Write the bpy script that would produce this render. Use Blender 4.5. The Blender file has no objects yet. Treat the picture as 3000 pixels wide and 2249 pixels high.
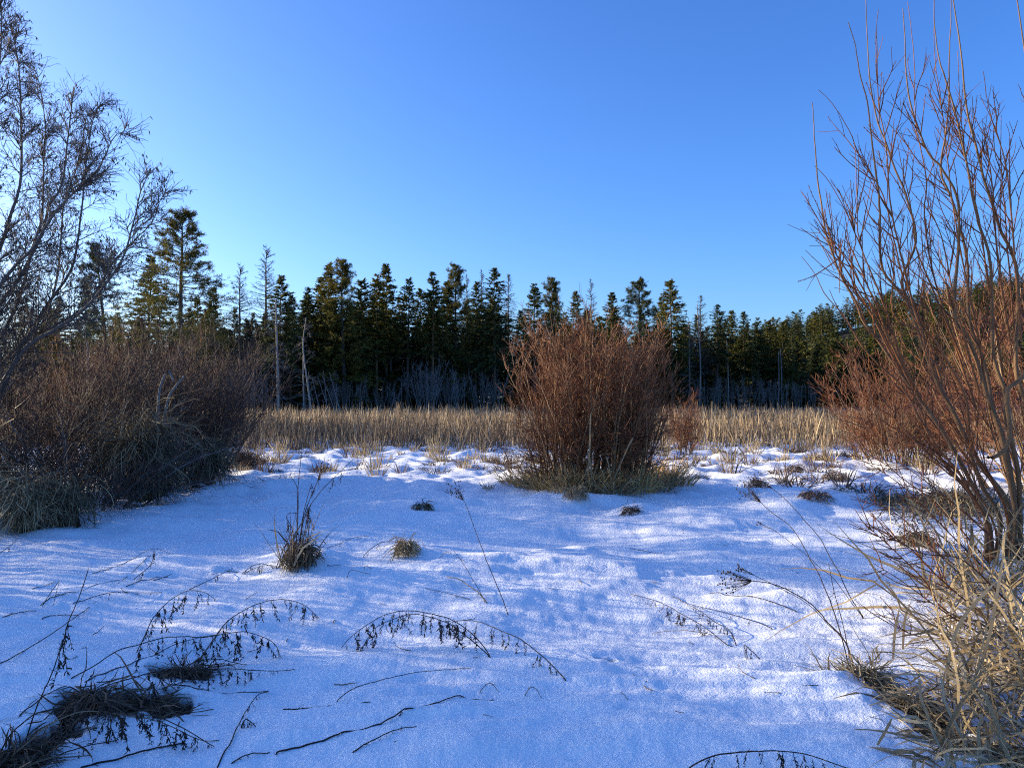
import bpy, math
import numpy as np

# ------------------------------------------------------------------ camera, sky, sun, exposure
SC = bpy.context.scene
COL = SC.collection
FPX, CX, CY, HORIZON = 2142.0, 1500.0, 1124.5, 1165.0       # photo is 3000 x 2249
CAM_H = 1.6
PITCH = math.atan((HORIZON - CY) / FPX)
cam_data = bpy.data.cameras.new('camera')
cam = bpy.data.objects.new('camera', cam_data)
COL.objects.link(cam)
cam.location = (0, 0, CAM_H)
cam.rotation_euler = (math.pi / 2 + PITCH, 0, 0)
cam_data.sensor_width = 36.0
cam_data.lens = 36.0 * FPX / 3000.0
cam_data.clip_start = 0.05
cam_data.clip_end = 3000
SC.camera = cam

SUN_AZ, SUN_EL = math.radians(-72), math.radians(11.5)       # azimuth measured from +Y towards +X
world = bpy.data.worlds.new('World')
SC.world = world
world.use_nodes = True
wn, wl = world.node_tree.nodes, world.node_tree.links
bg = wn['Background']
sky = wn.new('ShaderNodeTexSky')
sky.sky_type = 'NISHITA'
sky.sun_disc = False
sky.sun_elevation = SUN_EL
sky.sun_rotation = SUN_AZ
sky.altitude = 700
sky.air_density = 1.0
sky.dust_density = 3.0
sky.ozone_density = 5.0
hs = wn.new('ShaderNodeHueSaturation')
hs.inputs['Saturation'].default_value = 1.10
hs.inputs['Hue'].default_value = 0.512
wl.new(sky.outputs['Color'], hs.inputs['Color'])
wl.new(hs.outputs['Color'], bg.inputs['Color'])
bg.inputs['Strength'].default_value = 0.15
world.cycles.sampling_method = 'NONE'      # smooth sky: sampled by bounce, every light ray goes to the sun

sun_data = bpy.data.lights.new('sun', 'SUN')
sun_data.energy = 4.6
sun_data.angle = math.radians(0.5)
sun_data.color = (1.0, 0.85, 0.61)
sun = bpy.data.objects.new('sun', sun_data)
COL.objects.link(sun)
sun.location = (-40, 16, 30)
sun.rotation_euler = (math.pi / 2 - SUN_EL, 0, math.pi - SUN_AZ)

SC.view_settings.view_transform = 'Standard'
SC.view_settings.look = 'None'
SC.view_settings.gamma = 1.0
SC.view_settings.exposure = 1.35
SC.cycles.max_bounces = 4
SC.cycles.diffuse_bounces = 2
SC.cycles.glossy_bounces = 1
SC.cycles.transmission_bounces = 2
SC.cycles.use_light_tree = False
SC.cycles.use_denoising = False
SC.cycles.filter_width = 1.1
SC.cycles.transparent_max_bounces = 4

# ------------------------------------------------------------------ numeric helpers
RNG = np.random.default_rng(7)


def nrm(v):
    return v / np.maximum(np.linalg.norm(v, axis=-1, keepdims=True), 1e-9)


def sstep(a, b, x):
    t = np.clip((x - a) / (b - a), 0, 1)
    return t * t * (3 - 2 * t)


def pn(x, y, seed):
    """2-D gradient noise, about -0.7 .. 0.7"""
    x = np.asarray(x, float); y = np.asarray(y, float)
    xi = np.floor(x); yi = np.floor(y)
    xf = x - xi; yf = y - yi

    def g(ix, iy, dx, dy):
        a = np.sin(ix * 127.1 + iy * 311.7 + seed * 74.7) * 43758.5453
        a = (a - np.floor(a)) * 6.2831853
        return np.cos(a) * dx + np.sin(a) * dy
    u = xf * xf * xf * (xf * (xf * 6 - 15) + 10); v = yf * yf * yf * (yf * (yf * 6 - 15) + 10)
    n00 = g(xi, yi, xf, yf); n10 = g(xi + 1, yi, xf - 1, yf)
    n01 = g(xi, yi + 1, xf, yf - 1); n11 = g(xi + 1, yi + 1, xf - 1, yf - 1)
    return (n00 * (1 - u) + n10 * u) * (1 - v) + (n01 * (1 - u) + n11 * u) * v


def ray(px, py):
    """direction through a photo pixel, scaled so that y = 1"""
    cx = (px - CX) / FPX; cz = (CY - py) / FPX
    cp, sp = math.cos(PITCH), math.sin(PITCH)
    dy = cp - cz * sp; dz = sp + cz * cp
    return cx / dy, dz / dy


def at(px, py, Y):
    dx, dz = ray(px, py)
    return np.array([dx * Y, Y, CAM_H + dz * Y])


def flat(px, py):
    dx, dz = ray(px, py)
    Y = -CAM_H / dz
    return dx * Y, Y


# hollows in the snow where the dark litter shows: (start px, end px, radius m, depth m)
HOLLOWS = [((-60, 2290), (170, 2150), .08, .11), ((215, 2100), (500, 2062), .095, .12),
           ((475, 1988), (600, 1970), .055, .10), ((2480, 1990), (2575, 2030), .075, .13),
           ((2600, 2060), (2750, 2140), .085, .13), ((2760, 2170), (3020, 2260), .10, .12),
           ((1745, 1935), (1790, 1940), .02, .03), ((855, 1660), (925, 1655), .07, .05)]
HOLLOWS = [(np.array(flat(*a)), np.array(flat(*b)), r, d) for a, b, r, d in HOLLOWS]


def bare_mask(x, y):
    m = np.zeros_like(x)
    depth = np.zeros_like(x)
    wob = 0.09 * pn(x * 6, y * 7, 21) + 0.045 * pn(x * 17, y * 17, 22)
    for a, b, r, d in HOLLOWS:
        ab = b - a
        t = np.clip(((x - a[0]) * ab[0] + (y - a[1]) * ab[1]) / (ab @ ab), 0, 1)
        dist = np.hypot(x - a[0] - t * ab[0], y - a[1] - t * ab[1]) + wob * min(1, r / .06)
        k = 1 - sstep(r * .45, r * 1.35, dist)
        m = np.maximum(m, 1 - sstep(r * .95, r * 1.15, dist))
        depth = np.maximum(depth, k * d)
        depth = np.minimum(depth, 1)
    return m, depth


HILL_X = [40, 70, 114, 163, 245, 420]
HILL_Z = [0, 6, 21, 35, 47, 56]
MOUNDS = []      # (x, y, radius, height) small snow-covered mounds under tussocks


def ground_z(x, y):
    x = np.asarray(x, float); y = np.asarray(y, float)
    near = 1 - sstep(55, 80, np.hypot(x, y))
    h = 0.12 * pn(x / 2.6, y / 1.5, 1) + 0.085 * pn(x / 1.0 + .3 * y, y / .62, 2) + 0.020 * pn(x / .34, y / .26, 3)
    rip = pn(x / .95 + 1.1 * y, y / .24 - .35 * x, 9)
    h = h + 0.045 * (1 - np.abs(rip) * 2.2) * (.5 + pn(x / 1.5, y / 1.5, 10)) + 0.009 * pn(x / .12, y / .10, 8) + 0.006 * pn(x / .05, y / .045, 18)
    h = h - .07 * np.maximum(0, pn(x / .33, y / .3, 19) - .42) + .05 * np.maximum(0, pn(x / .5, y / .3, 20) - .25)
    tz = sstep(8.0, 13, y) * (1 - sstep(24, 30, y))
    h = h + tz * (0.17 * np.maximum(0, pn(x / .9, y / 1.1, 4) - .02) + 0.07 * pn(x / .40, y / .5, 5) + .02 * pn(x / .16, y / .2, 6))
    h = h * near
    for mx, my, mr, mh in MOUNDS:
        h = h + mh * np.exp(-((x - mx) ** 2 + (y - my) ** 2) / (mr * mr))
    hill = np.interp(x, HILL_X, HILL_Z) * sstep(170, 350, y) * (1 - .7 * sstep(368, 470, y))
    hill = hill + sstep(60, 200, np.abs(x) + .0 * y) * 0
    m, d = bare_mask(x, y)
    return h + hill - d


def gz(x, y):
    return float(ground_z(np.array([x]), np.array([y]))[0])


def gpt(px, py):
    """where the ray through a photo pixel meets the snow"""
    dx, dz = ray(px, py)
    Y = -CAM_H / dz
    for _ in range(6):
        h = gz(dx * Y, Y)
        Y = Y * .4 + .6 * (h - CAM_H) / dz
    return np.array([dx * Y, Y, gz(dx * Y, Y)])


# ------------------------------------------------------------------ mesh building
class Geo:
    def __init__(self):
        self.v = []; self.f = []; self.n = 0

    def add(self, V, F):
        V = np.asarray(V, np.float32).reshape(-1, 3); F = np.asarray(F, np.int64)
        self.v.append(V); self.f.append(F + self.n); self.n += len(V)

    def tubes(self, P, R, sides=3):
        P = np.asarray(P, float); R = np.asarray(R, float)
        N, n, _ = P.shape
        if N == 0:
            return
        T = nrm(np.gradient(P, axis=1))
        ref = np.where(np.abs(T[:, :1, 2:3]) > .8, np.array([[[1., 0, 0]]]), np.array([[[0, 0, 1.]]]))
        A = nrm(np.cross(T, np.broadcast_to(ref, T.shape))); B = np.cross(T, A)
        th = np.arange(sides) / sides * 2 * math.pi
        V = P[:, :, None] + R[:, :, None, None] * (np.cos(th)[:, None] * A[:, :, None] + np.sin(th)[:, None] * B[:, :, None])
        idx = np.arange(N * n * sides).reshape(N, n, sides)
        a = idx[:, :-1]; b = idx[:, 1:]
        F = np.stack([a, np.roll(a, -1, 2), np.roll(b, -1, 2), b], -1).reshape(-1, 4)
        self.add(V, F)

    def ribbons(self, P, W, side=None, rng=RNG):
        P = np.asarray(P, float); W = np.asarray(W, float)
        N, n, _ = P.shape
        if N == 0:
            return
        T = nrm(np.gradient(P, axis=1))
        if side is None:
            side = nrm(rng.normal(size=(N, 3)) * [1, 1, .35])
        if side.ndim == 2:
            side = side[:, None]
        S = nrm(np.cross(np.cross(T, np.broadcast_to(side, T.shape)), T))
        V = np.stack([P - S * W[..., None] / 2, P + S * W[..., None] / 2], 2)
        idx = np.arange(N * n * 2).reshape(N, n, 2)
        F = np.stack([idx[:, :-1, 0], idx[:, :-1, 1], idx[:, 1:, 1], idx[:, 1:, 0]], -1).reshape(-1, 4)
        self.add(V, F)

    def mesh(self, name, mat, smooth=True):
        V = np.concatenate(self.v) if self.v else np.zeros((0, 3), np.float32)
        F = np.concatenate(self.f) if self.f else np.zeros((0, 4), np.int64)
        me = bpy.data.meshes.new(name)
        me.vertices.add(len(V)); me.vertices.foreach_set('co', V.ravel())
        me.loops.add(F.size); me.loops.foreach_set('vertex_index', F.ravel().astype(np.int32))
        me.polygons.add(len(F))
        me.polygons.foreach_set('loop_start', np.arange(0, F.size, 4, dtype=np.int32))
        if smooth:
            me.polygons.foreach_set('use_smooth', np.ones(len(F), bool))
        me.update(calc_edges=True)
        if mat is not None:
            me.materials.append(mat)
        return me


FINE = {'twigs', 'stems', 'blades', 'crown', 'branches', 'dead_branches', 'whips', 'catkins', 'seed_head'}   # too fine to pick apart


def link(name, me, parent=None, loc=None):
    o = bpy.data.objects.new(name, me)
    COL.objects.link(o)
    if name in FINE:
        o['kind'] = 'stuff'
    if parent is not None:
        o.parent = parent
    if loc is not None:
        o.location = loc
    return o


def tag(o, label, cat, group=None):
    o['label'] = label; o['category'] = cat
    if group:
        o['group'] = group
    return o


def thing(name, label, cat, loc=(0, 0, 0), group=None):
    o = bpy.data.objects.new(name, None)
    COL.objects.link(o)
    o.empty_display_size = .1
    o.location = loc
    return tag(o, label, cat, group)


def copy_tree(root, label=None, group=None):
    r = root.copy(); COL.objects.link(r)
    if label:
        r['label'] = label
    if group:
        r['group'] = group
    for ch in list(root.children):
        c = ch.copy(); COL.objects.link(c); c.parent = r
        for g in list(ch.children):
            d = g.copy(); COL.objects.link(d); d.parent = c
    return r


def grow(start, d, L, n, wob=.1, grav=0., rng=RNG, wob_z=1.):
    """polylines growing from start along d; grav > 0 bends down, < 0 bends up"""
    start = np.asarray(start, float); d = nrm(np.asarray(d, float)); L = np.broadcast_to(np.asarray(L, float), (len(start),))
    P = np.zeros((len(start), n, 3)); P[:, 0] = start
    st = (L / (n - 1))[:, None]
    grav = np.broadcast_to(np.asarray(grav, float), (len(start),))
    for i in range(1, n):
        P[:, i] = P[:, i - 1] + d * st
        d = d + rng.normal(size=d.shape) * wob * np.array([1, 1, wob_z])
        d[:, 2] -= grav
        d = nrm(d)
    return P


def sample(P, i, t):
    n = P.shape[1]
    k = np.clip(t * (n - 1), 0, n - 1.001); k0 = k.astype(int); f = (k - k0)[:, None]
    a = P[i, k0]; b = P[i, k0 + 1]
    return a * (1 - f) + b * f, nrm(b - a)


def shoots(P, per, t0, t1, ang, L, n, wob=.12, grav=0., rng=RNG, up=0., Lfall=.5):
    """side branches on every polyline of P: returns children, parent index, t"""
    N = len(P)
    cnt = rng.poisson(per, N) if np.isscalar(per) else rng.poisson(per)
    i = np.repeat(np.arange(N), cnt)
    t = rng.uniform(t0, t1, len(i))
    s, T = sample(P, i, t)
    r = nrm(np.cross(T, rng.normal(size=T.shape)))
    a = rng.normal(ang, ang * .25, len(i))[:, None]
    d = T * np.cos(a) + r * np.sin(a)
    d[:, 2] += up
    ln = (L if np.isscalar(L) else np.asarray(L)[i]) * rng.uniform(.45, 1.15, len(i)) * (1 - Lfall * t)
    return grow(s, d, ln, n, wob, grav, rng), i, t


def taper(n, r0, r1, N=1, p=1.):
    t = np.linspace(0, 1, n) ** p
    r0 = np.broadcast_to(np.asarray(r0, float), (N,)); r1 = np.broadcast_to(np.asarray(r1, float), (N,))
    return r0[:, None] * (1 - t) + r1[:, None] * t


def spline(pts, n):
    """Catmull-Rom through points, n samples evenly along"""
    p = np.asarray(pts, float)
    if len(p) == 2:
        q = p[0] + (p[1] - p[0]) * np.linspace(0, 1, n)[:, None]
        return q
    e = np.vstack([2 * p[0] - p[1], p, 2 * p[-1] - p[-2]])
    out = []
    for k in range(1, len(e) - 2):
        t = np.linspace(0, 1, 12, endpoint=False)[:, None]
        a, b, c, d = e[k - 1], e[k], e[k + 1], e[k + 2]
        out.append(.5 * ((2 * b) + (c - a) * t + (2 * a - 5 * b + 4 * c - d) * t * t + (3 * b - a - 3 * c + d) * t ** 3))
    q = np.vstack(out + [p[-1:]])
    s = np.r_[0, np.cumsum(np.linalg.norm(np.diff(q, axis=0), axis=1))]
    g = np.linspace(0, s[-1], n)
    return np.stack([np.interp(g, s, q[:, j]) for j in range(q.shape[1])], 1)


# ------------------------------------------------------------------ materials
def new_mat(name):
    m = bpy.data.materials.new(name); m.use_nodes = True
    nt = m.node_tree
    return m, nt.nodes, nt.links, nt.nodes['Principled BSDF']


def plant_mat(name, stops, rough=.8, transl=0., obj_var=.0, bark=None):
    """colour varies blade by blade (random per island) and plant by plant"""
    m, N, L, b = new_mat(name)
    geo = N.new('ShaderNodeNewGeometry')
    ramp = N.new('ShaderNodeValToRGB')
    el = ramp.color_ramp.elements
    while len(el) < len(stops):
        el.new(.5)
    for e, (p, c) in zip(el, stops):
        e.position = p; e.color = (*c, 1)
    L.new(geo.outputs['Random Per Island'], ramp.inputs['Fac'])
    out = ramp.outputs['Color']
    tc = N.new('ShaderNodeTexCoord')
    nz = N.new('ShaderNodeTexNoise'); nz.inputs['Scale'].default_value = bark or 3.0
    nz.inputs['Detail'].default_value = 3
    L.new(tc.outputs['Object'], nz.inputs['Vector'])
    mp = N.new('ShaderNodeMapRange'); mp.inputs['To Min'].default_value = .6; mp.inputs['To Max'].default_value = 1.4
    L.new(nz.outputs['Fac'], mp.inputs['Value'])
    mix = N.new('ShaderNodeMix'); mix.data_type = 'RGBA'; mix.blend_type = 'MULTIPLY'; mix.inputs['Factor'].default_value = 1
    L.new(out, mix.inputs['A']); L.new(mp.outputs['Result'], mix.inputs['B'])
    out = mix.outputs['Result']
    if obj_var:
        oi = N.new('ShaderNodeObjectInfo')
        m2 = N.new('ShaderNodeValToRGB')
        v = obj_var
        m2.color_ramp.elements[0].color = (1 - 1.2 * v, 1 - .8 * v, 1 - .2 * v, 1)
        m2.color_ramp.elements[1].color = (1 + 1.6 * v, 1 + .8 * v, 1 - .7 * v, 1)
        L.new(oi.outputs['Random'], m2.inputs['Fac'])
        mx = N.new('ShaderNodeMix'); mx.data_type = 'RGBA'; mx.blend_type = 'MULTIPLY'; mx.inputs['Factor'].default_value = 1
        L.new(out, mx.inputs['A']); L.new(m2.outputs['Color'], mx.inputs['B'])
        out = mx.outputs['Result']
    L.new(out, b.inputs['Base Color'])
    b.inputs['Roughness'].default_value = rough
    b.inputs['Specular IOR Level'].default_value = .25
    if transl:
        tr = N.new('ShaderNodeBsdfTranslucent'); L.new(out, tr.inputs['Color'])
        ms = N.new('ShaderNodeMixShader'); ms.inputs['Fac'].default_value = transl
        L.new(b.outputs['BSDF'], ms.inputs[1]); L.new(tr.outputs['BSDF'], ms.inputs[2])
        L.new(ms.outputs['Shader'], N['Material Output'].inputs['Surface'])
    return m


def snow_mat():
    m, N, L, b = new_mat('snow')
    tc = N.new('ShaderNodeTexCoord')
    at_ = N.new('ShaderNodeAttribute'); at_.attribute_name = 'bare'
    n1 = N.new('ShaderNodeTexNoise'); n1.inputs['Scale'].default_value = 1.3; n1.inputs['Detail'].default_value = 4
    L.new(tc.outputs['Object'], n1.inputs['Vector'])
    snow = N.new('ShaderNodeValToRGB')
    snow.color_ramp.elements[0].color = (.86, .88, .91, 1); snow.color_ramp.elements[1].color = (.92, .93, .95, 1)
    L.new(n1.outputs['Fac'], snow.inputs['Fac'])
    n2 = N.new('ShaderNodeTexNoise'); n2.inputs['Scale'].default_value = 60; n2.inputs['Detail'].default_value = 5
    L.new(tc.outputs['Object'], n2.inputs['Vector'])
    soil = N.new('ShaderNodeValToRGB')
    soil.color_ramp.elements[0].position = .35; soil.color_ramp.elements[0].color = (.008, .006, .004, 1)
    soil.color_ramp.elements[1].position = .75; soil.color_ramp.elements[1].color = (.05, .042, .02, 1)
    L.new(n2.outputs['Fac'], soil.inputs['Fac'])
    mix = N.new('ShaderNodeMix'); mix.data_type = 'RGBA'
    L.new(at_.outputs['Fac'], mix.inputs['Factor'])
    ng = N.new('ShaderNodeTexNoise'); ng.inputs['Scale'].default_value = 95; ng.inputs['Detail'].default_value = 3
    L.new(tc.outputs['Object'], ng.inputs['Vector'])
    mg = N.new('ShaderNodeMapRange'); mg.inputs['From Min'].default_value = .3; mg.inputs['From Max'].default_value = .7
    mg.inputs['To Min'].default_value = .93; mg.inputs['To Max'].default_value = 1.03
    L.new(ng.outputs['Fac'], mg.inputs['Value'])
    grain = N.new('ShaderNodeMix'); grain.data_type = 'RGBA'; grain.blend_type = 'MULTIPLY'; grain.inputs['Factor'].default_value = 1
    L.new(snow.outputs['Color'], grain.inputs['A']); L.new(mg.outputs['Result'], grain.inputs['B'])
    L.new(grain.outputs['Result'], mix.inputs['A']); L.new(soil.outputs['Color'], mix.inputs['B'])
    L.new(mix.outputs['Result'], b.inputs['Base Color'])
    b.inputs['Roughness'].default_value = .6
    b.inputs['Specular IOR Level'].default_value = .3
    # grain of the crust
    n3 = N.new('ShaderNodeTexNoise'); n3.inputs['Scale'].default_value = 38; n3.inputs['Detail'].default_value = 3
    n3.inputs['Roughness'].default_value = .7
    L.new(tc.outputs['Object'], n3.inputs['Vector'])
    bp = N.new('ShaderNodeBump'); bp.inputs['Strength'].default_value = .55; bp.inputs['Distance'].default_value = .018
    L.new(n3.outputs['Fac'], bp.inputs['Height'])
    L.new(bp.outputs['Normal'], b.inputs['Normal'])
    return m


M = {}
M['snow'] = snow_mat()
M['needle'] = plant_mat('needles', [(0, (.024, .040, .016)), (.6, (.065, .082, .024)), (1, (.19, .16, .036))], .7, .3, .35)
M['needle_pine'] = plant_mat('pine_needles', [(0, (.028, .042, .016)), (.6, (.075, .084, .026)), (1, (.20, .16, .04))], .7, .3, .3)
M['bark'] = plant_mat('conifer_bark', [(0, (.07, .055, .042)), (1, (.11, .085, .065))], .9, 0, .3)
M['pale_bark'] = plant_mat('weathered_trunk', [(0, (.22, .19, .165)), (1, (.32, .29, .26))], .9, 0, .1, bark=1.1)
M['dead_wood'] = plant_mat('dead_branch', [(0, (.09, .085, .08)), (1, (.18, .165, .15))], .9)
M['larch'] = plant_mat('larch_twig', [(0, (.035, .028, .022)), (1, (.085, .065, .05))], .85)
M['thicket'] = plant_mat('grey_thicket', [(0, (.10, .095, .09)), (1, (.24, .22, .20))], .85)
M['alder'] = plant_mat('alder_bark', [(0, (.075, .065, .058)), (1, (.14, .12, .105))], .8)
M['catkin'] = plant_mat('catkin', [(0, (.04, .028, .018)), (1, (.09, .06, .035))], .8)
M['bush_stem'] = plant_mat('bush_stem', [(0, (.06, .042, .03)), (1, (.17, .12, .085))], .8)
M['lit_stem'] = plant_mat('lit_tan_bush_stem', [(0, (.07, .038, .02)), (.6, (.18, .105, .05)), (1, (.34, .23, .12))], .75)  # tan stems, with their sunlit look put into the colour
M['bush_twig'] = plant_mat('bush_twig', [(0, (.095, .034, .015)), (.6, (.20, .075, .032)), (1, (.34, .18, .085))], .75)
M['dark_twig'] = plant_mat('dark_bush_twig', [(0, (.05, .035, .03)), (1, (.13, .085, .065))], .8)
M['rust_twig'] = plant_mat('rust_twig', [(0, (.11, .034, .015)), (.6, (.19, .065, .028)), (1, (.29, .15, .07))], .7)
M['red_twig'] = plant_mat('red_osier_twig', [(0, (.16, .035, .02)), (.6, (.27, .07, .03)), (1, (.32, .13, .06))], .6)
M['willow'] = plant_mat('willow_bark', [(0, (.10, .056, .026)), (1, (.20, .115, .055))], .7, bark=7)
M['willow_shoot'] = plant_mat('willow_shoot', [(0, (.11, .042, .016)), (1, (.22, .09, .03))], .6)
M['willow_twig'] = plant_mat('willow_twig', [(0, (.07, .026, .011)), (1, (.20, .07, .022))], .6)
M['cattail'] = plant_mat('cattail_blade', [(0, (.06, .04, .026)), (.45, (.20, .135, .075)), (.8, (.36, .255, .14)), (1, (.58, .44, .26))], .7, .25)
M['grass'] = plant_mat('dry_grass', [(0, (.15, .105, .055)), (.5, (.33, .245, .13)), (1, (.50, .40, .24))], .7, .25)
M['straw'] = plant_mat('sunlit_straw', [(0, (.28, .15, .045)), (.5, (.50, .31, .11)), (1, (.70, .49, .20))], .7, .25)  # straw of the bush skirt, warm sunlight mixed into its colour
M['grey_grass'] = plant_mat('weathered_grass', [(0, (.035, .026, .016)), (.55, (.12, .092, .055)), (1, (.38, .30, .17))], .75, .15)
M['brown_grass'] = plant_mat('brown_sedge', [(0, (.07, .045, .03)), (1, (.20, .13, .08))], .75, .15)
M['weed'] = plant_mat('dark_weed_stem', [(0, (.020, .012, .010)), (1, (.045, .026, .02))], .7)
M['straw_stem'] = plant_mat('straw_stem', [(0, (.16, .11, .07)), (1, (.26, .19, .12))], .7)
M['dead_leaf'] = plant_mat('dead_leaf', [(0, (.022, .015, .013)), (1, (.055, .036, .028))], .8)

# ------------------------------------------------------------------ ground
for px, py, r, h in [(1690, 1478, .35, .16), (1705, 1440, .5, .12), (1850, 1500, .3, .10), (880, 1660, .35, .10),
                     (1190, 1625, .3, .07), (1240, 1495, .3, .07), (1720, 1400, 1.4, .12), (400, 1985, .5, .05),
                     (2300, 1480, .6, .14), (2420, 1470, .5, .12), (2700, 1520, .8, .12), (820, 1780, .5, .06)]:
    fx, fy = flat(px, py)
    MOUNDS.append((fx, fy, r, h))

ang_f = np.linspace(-.82, .82, 470)
ang_c = np.linspace(.82, 2 * math.pi - .82, 62)[1:-1]
ANG = np.concatenate([ang_f, ang_c])
RAD = np.concatenate([np.array([.02, .4, .9, 1.4]), np.geomspace(1.9, 30, 330), np.geomspace(30.6, 1100, 60)])
A2, R2 = np.meshgrid(ANG, RAD)
X, Y = np.sin(A2) * R2, np.cos(A2) * R2
Z = ground_z(X, Y)
BM, _ = bare_mask(X, Y)
BM = np.maximum(BM, sstep(76, 84, R2 - 5 * pn(X / 9, Y / 9, 61)))     # duff under the forest and on the hill
g = Geo()
nr, na = X.shape
idx = np.arange(nr * na).reshape(nr, na)
nx = np.roll(idx, -1, 1)
F = np.stack([idx[:-1], idx[1:], nx[1:], nx[:-1]], -1).reshape(-1, 4)[:, ::-1]
g.add(np.stack([X, Y, Z], -1), F)
me = g.mesh('snow_ground', M['snow'])
attr = me.attributes.new('bare', 'FLOAT', 'POINT')
attr.data.foreach_set('value', BM.ravel().astype(np.float32))
snow = link('snow_ground', me)
snow['kind'] = 'structure'

# ------------------------------------------------------------------ conifer prototypes (built at the origin, never linked themselves)


def conifer(seed, H=17., Lmax=2.0, cb=.25, nb=190, per=15, spray=.44, width=.12, shape=.85, droop=.25, lean=0., bare_low=14):
    rng = np.random.default_rng(seed)
    Lmax, nb, per = Lmax * 1.75, int(nb * 2.0), per * 2.2
    n = 14
    zt = np.linspace(0, 1, n)
    ax = np.stack([np.cumsum(rng.normal(0, .03, n)) * zt + lean * zt * H, np.cumsum(rng.normal(0, .03, n)) * zt, zt * H], 1)
    tr = Geo(); tr.tubes(ax[None], (.16 * H / 17 * (1 - zt) ** .9 + .012)[None], 7)
    f = np.sort(rng.uniform(cb, .985, nb) ** .92)
    base = np.stack([np.interp(f, zt, ax[:, k]) for k in range(3)], 1)
    az = rng.uniform(0, 6.283, nb)
    rel = (f - cb) / (1 - cb)
    Ln = Lmax * np.maximum((1 - rel) ** shape, .05) * np.minimum(1, .6 + rel * 3) * rng.uniform(.45, 1.2, nb) * (1 + .22 * np.sin(az * 2 + seed) + .10 * np.sin(f * 23 + seed)) + .1
    el = np.interp(rel, [0, .5, 1], [-.25, .05, .75]) + rng.normal(0, .14, nb)
    d = np.stack([np.cos(az) * np.cos(el), np.sin(az) * np.cos(el), np.sin(el)], 1)
    B = grow(base, d, Ln, 5, .07, droop * .25, rng)
    cr = Geo(); cr.tubes(B, taper(5, .018, .006, nb), 3)
    cnt = np.maximum(3, (per * (Ln / Lmax + .25)).astype(int))
    i = np.repeat(np.arange(nb), cnt); t = rng.uniform(.12, 1, len(i)) ** .8
    s, T = sample(B, i, t)
    side = nrm(np.cross(T, np.array([0, 0, 1.]))) * rng.choice([-1, 1], len(i))[:, None]
    dd = T * rng.uniform(.3, 1, len(i))[:, None] + side * rng.uniform(.1, .9, len(i))[:, None] + rng.normal(0, .32, (len(i), 3)) - np.array([0, 0, .18])
    S = grow(s, dd, spray * rng.uniform(.6, 1.3, len(i)) * (1 - .5 * rel[i]), 2, .1, .12, rng)
    W = width * np.array([1, .25])[None] * rng.uniform(.7, 1.3, len(i))[:, None]
    cr.ribbons(S, W, None, rng)
    low = None
    if bare_low:
        fb = rng.uniform(.05, max(cb, .12) + .12, bare_low)
        bb = np.stack([np.interp(fb, zt, ax[:, k]) for k in range(3)], 1)
        az = rng.uniform(0, 6.283, bare_low)
        dl = grow(bb, np.stack([np.cos(az), np.sin(az), -.1 * np.ones(bare_low)], 1), rng.uniform(.6, 1.8, bare_low), 5, .12, .08, rng)
        low = Geo(); low.tubes(dl, taper(5, .022, .008, bare_low), 3)
        k2, _, _ = shoots(dl, 4, .2, 1, .7, .6, 3, .15, .05, rng)
        low.tubes(k2, taper(3, .01, .005, len(k2)), 3)
    return dict(trunk=tr.mesh('trunk', M['bark']), crown=cr.mesh('crown', M['needle']),
                dead_branches=low.mesh('dead_branches', M['dead_wood']) if low else None, H=H)


def pine(seed, H=18., Lmax=4.0, cb=.33, nb=165, lean=0., flat_top=.6):
    rng = np.random.default_rng(seed)
    n = 16
    zt = np.linspace(0, 1, n)
    ax = np.stack([np.cumsum(rng.normal(0, .05, n)) * zt + lean * zt * H, np.cumsum(rng.normal(0, .05, n)) * zt, zt * H], 1)
    tr = Geo(); tr.tubes(ax[None], (.21 * H / 18 * (1 - zt) ** .8 + .02)[None], 8)
    f = rng.uniform(cb, .99, nb)
    base = np.stack([np.interp(f, zt, ax[:, k]) for k in range(3)], 1)
    rel = (f - cb) / (1 - cb)
    az = rng.uniform(0, 6.283, nb)
    Ln = Lmax * (np.maximum(1 - rel, 0) ** flat_top * .9 + .16) * rng.uniform(.5, 1.15, nb)
    el = np.interp(rel, [0, .6, 1], [-.12, .2, .9]) + rng.normal(0, .15, nb)
    d = np.stack([np.cos(az) * np.cos(el), np.sin(az) * np.cos(el), np.sin(el)], 1)
    B = grow(base, d, Ln, 6, .10, -.03, rng)
    cr = Geo(); cr.tubes(B, taper(6, .035, .012, nb), 3)
    k, _, _ = shoots(B, 8, .25, 1, .75, Ln * .45, 4, .12, -.03, rng)
    cr.ribbons(k, taper(4, .026, .014, len(k)), None, rng)
    ti = rng.integers(0, len(k), len(k) * 3)
    tips, _ = sample(k, ti, rng.uniform(.3, 1, len(ti)) ** .5)
    bi = rng.integers(0, nb, nb * 5)
    tb, _ = sample(B, bi, rng.uniform(.45, 1, len(bi)))
    tips = np.concatenate([tips, tb])
    nt = 7
    i = np.repeat(np.arange(len(tips)), nt)
    dd = rng.normal(size=(len(i), 3)) + np.array([0, 0, .35])
    S = grow(tips[i] + rng.normal(0, .06, (len(i), 3)), dd, rng.uniform(.12, .27, len(i)), 2, .1, .02, rng)
    cr.ribbons(S, .036 * np.array([1, .35])[None] * rng.uniform(.7, 1.4, len(i))[:, None], None, rng)
    return dict(trunk=tr.mesh('trunk', M['bark']), crown=cr.mesh('crown', M['needle_pine']), dead_branches=None, H=H)


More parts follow.
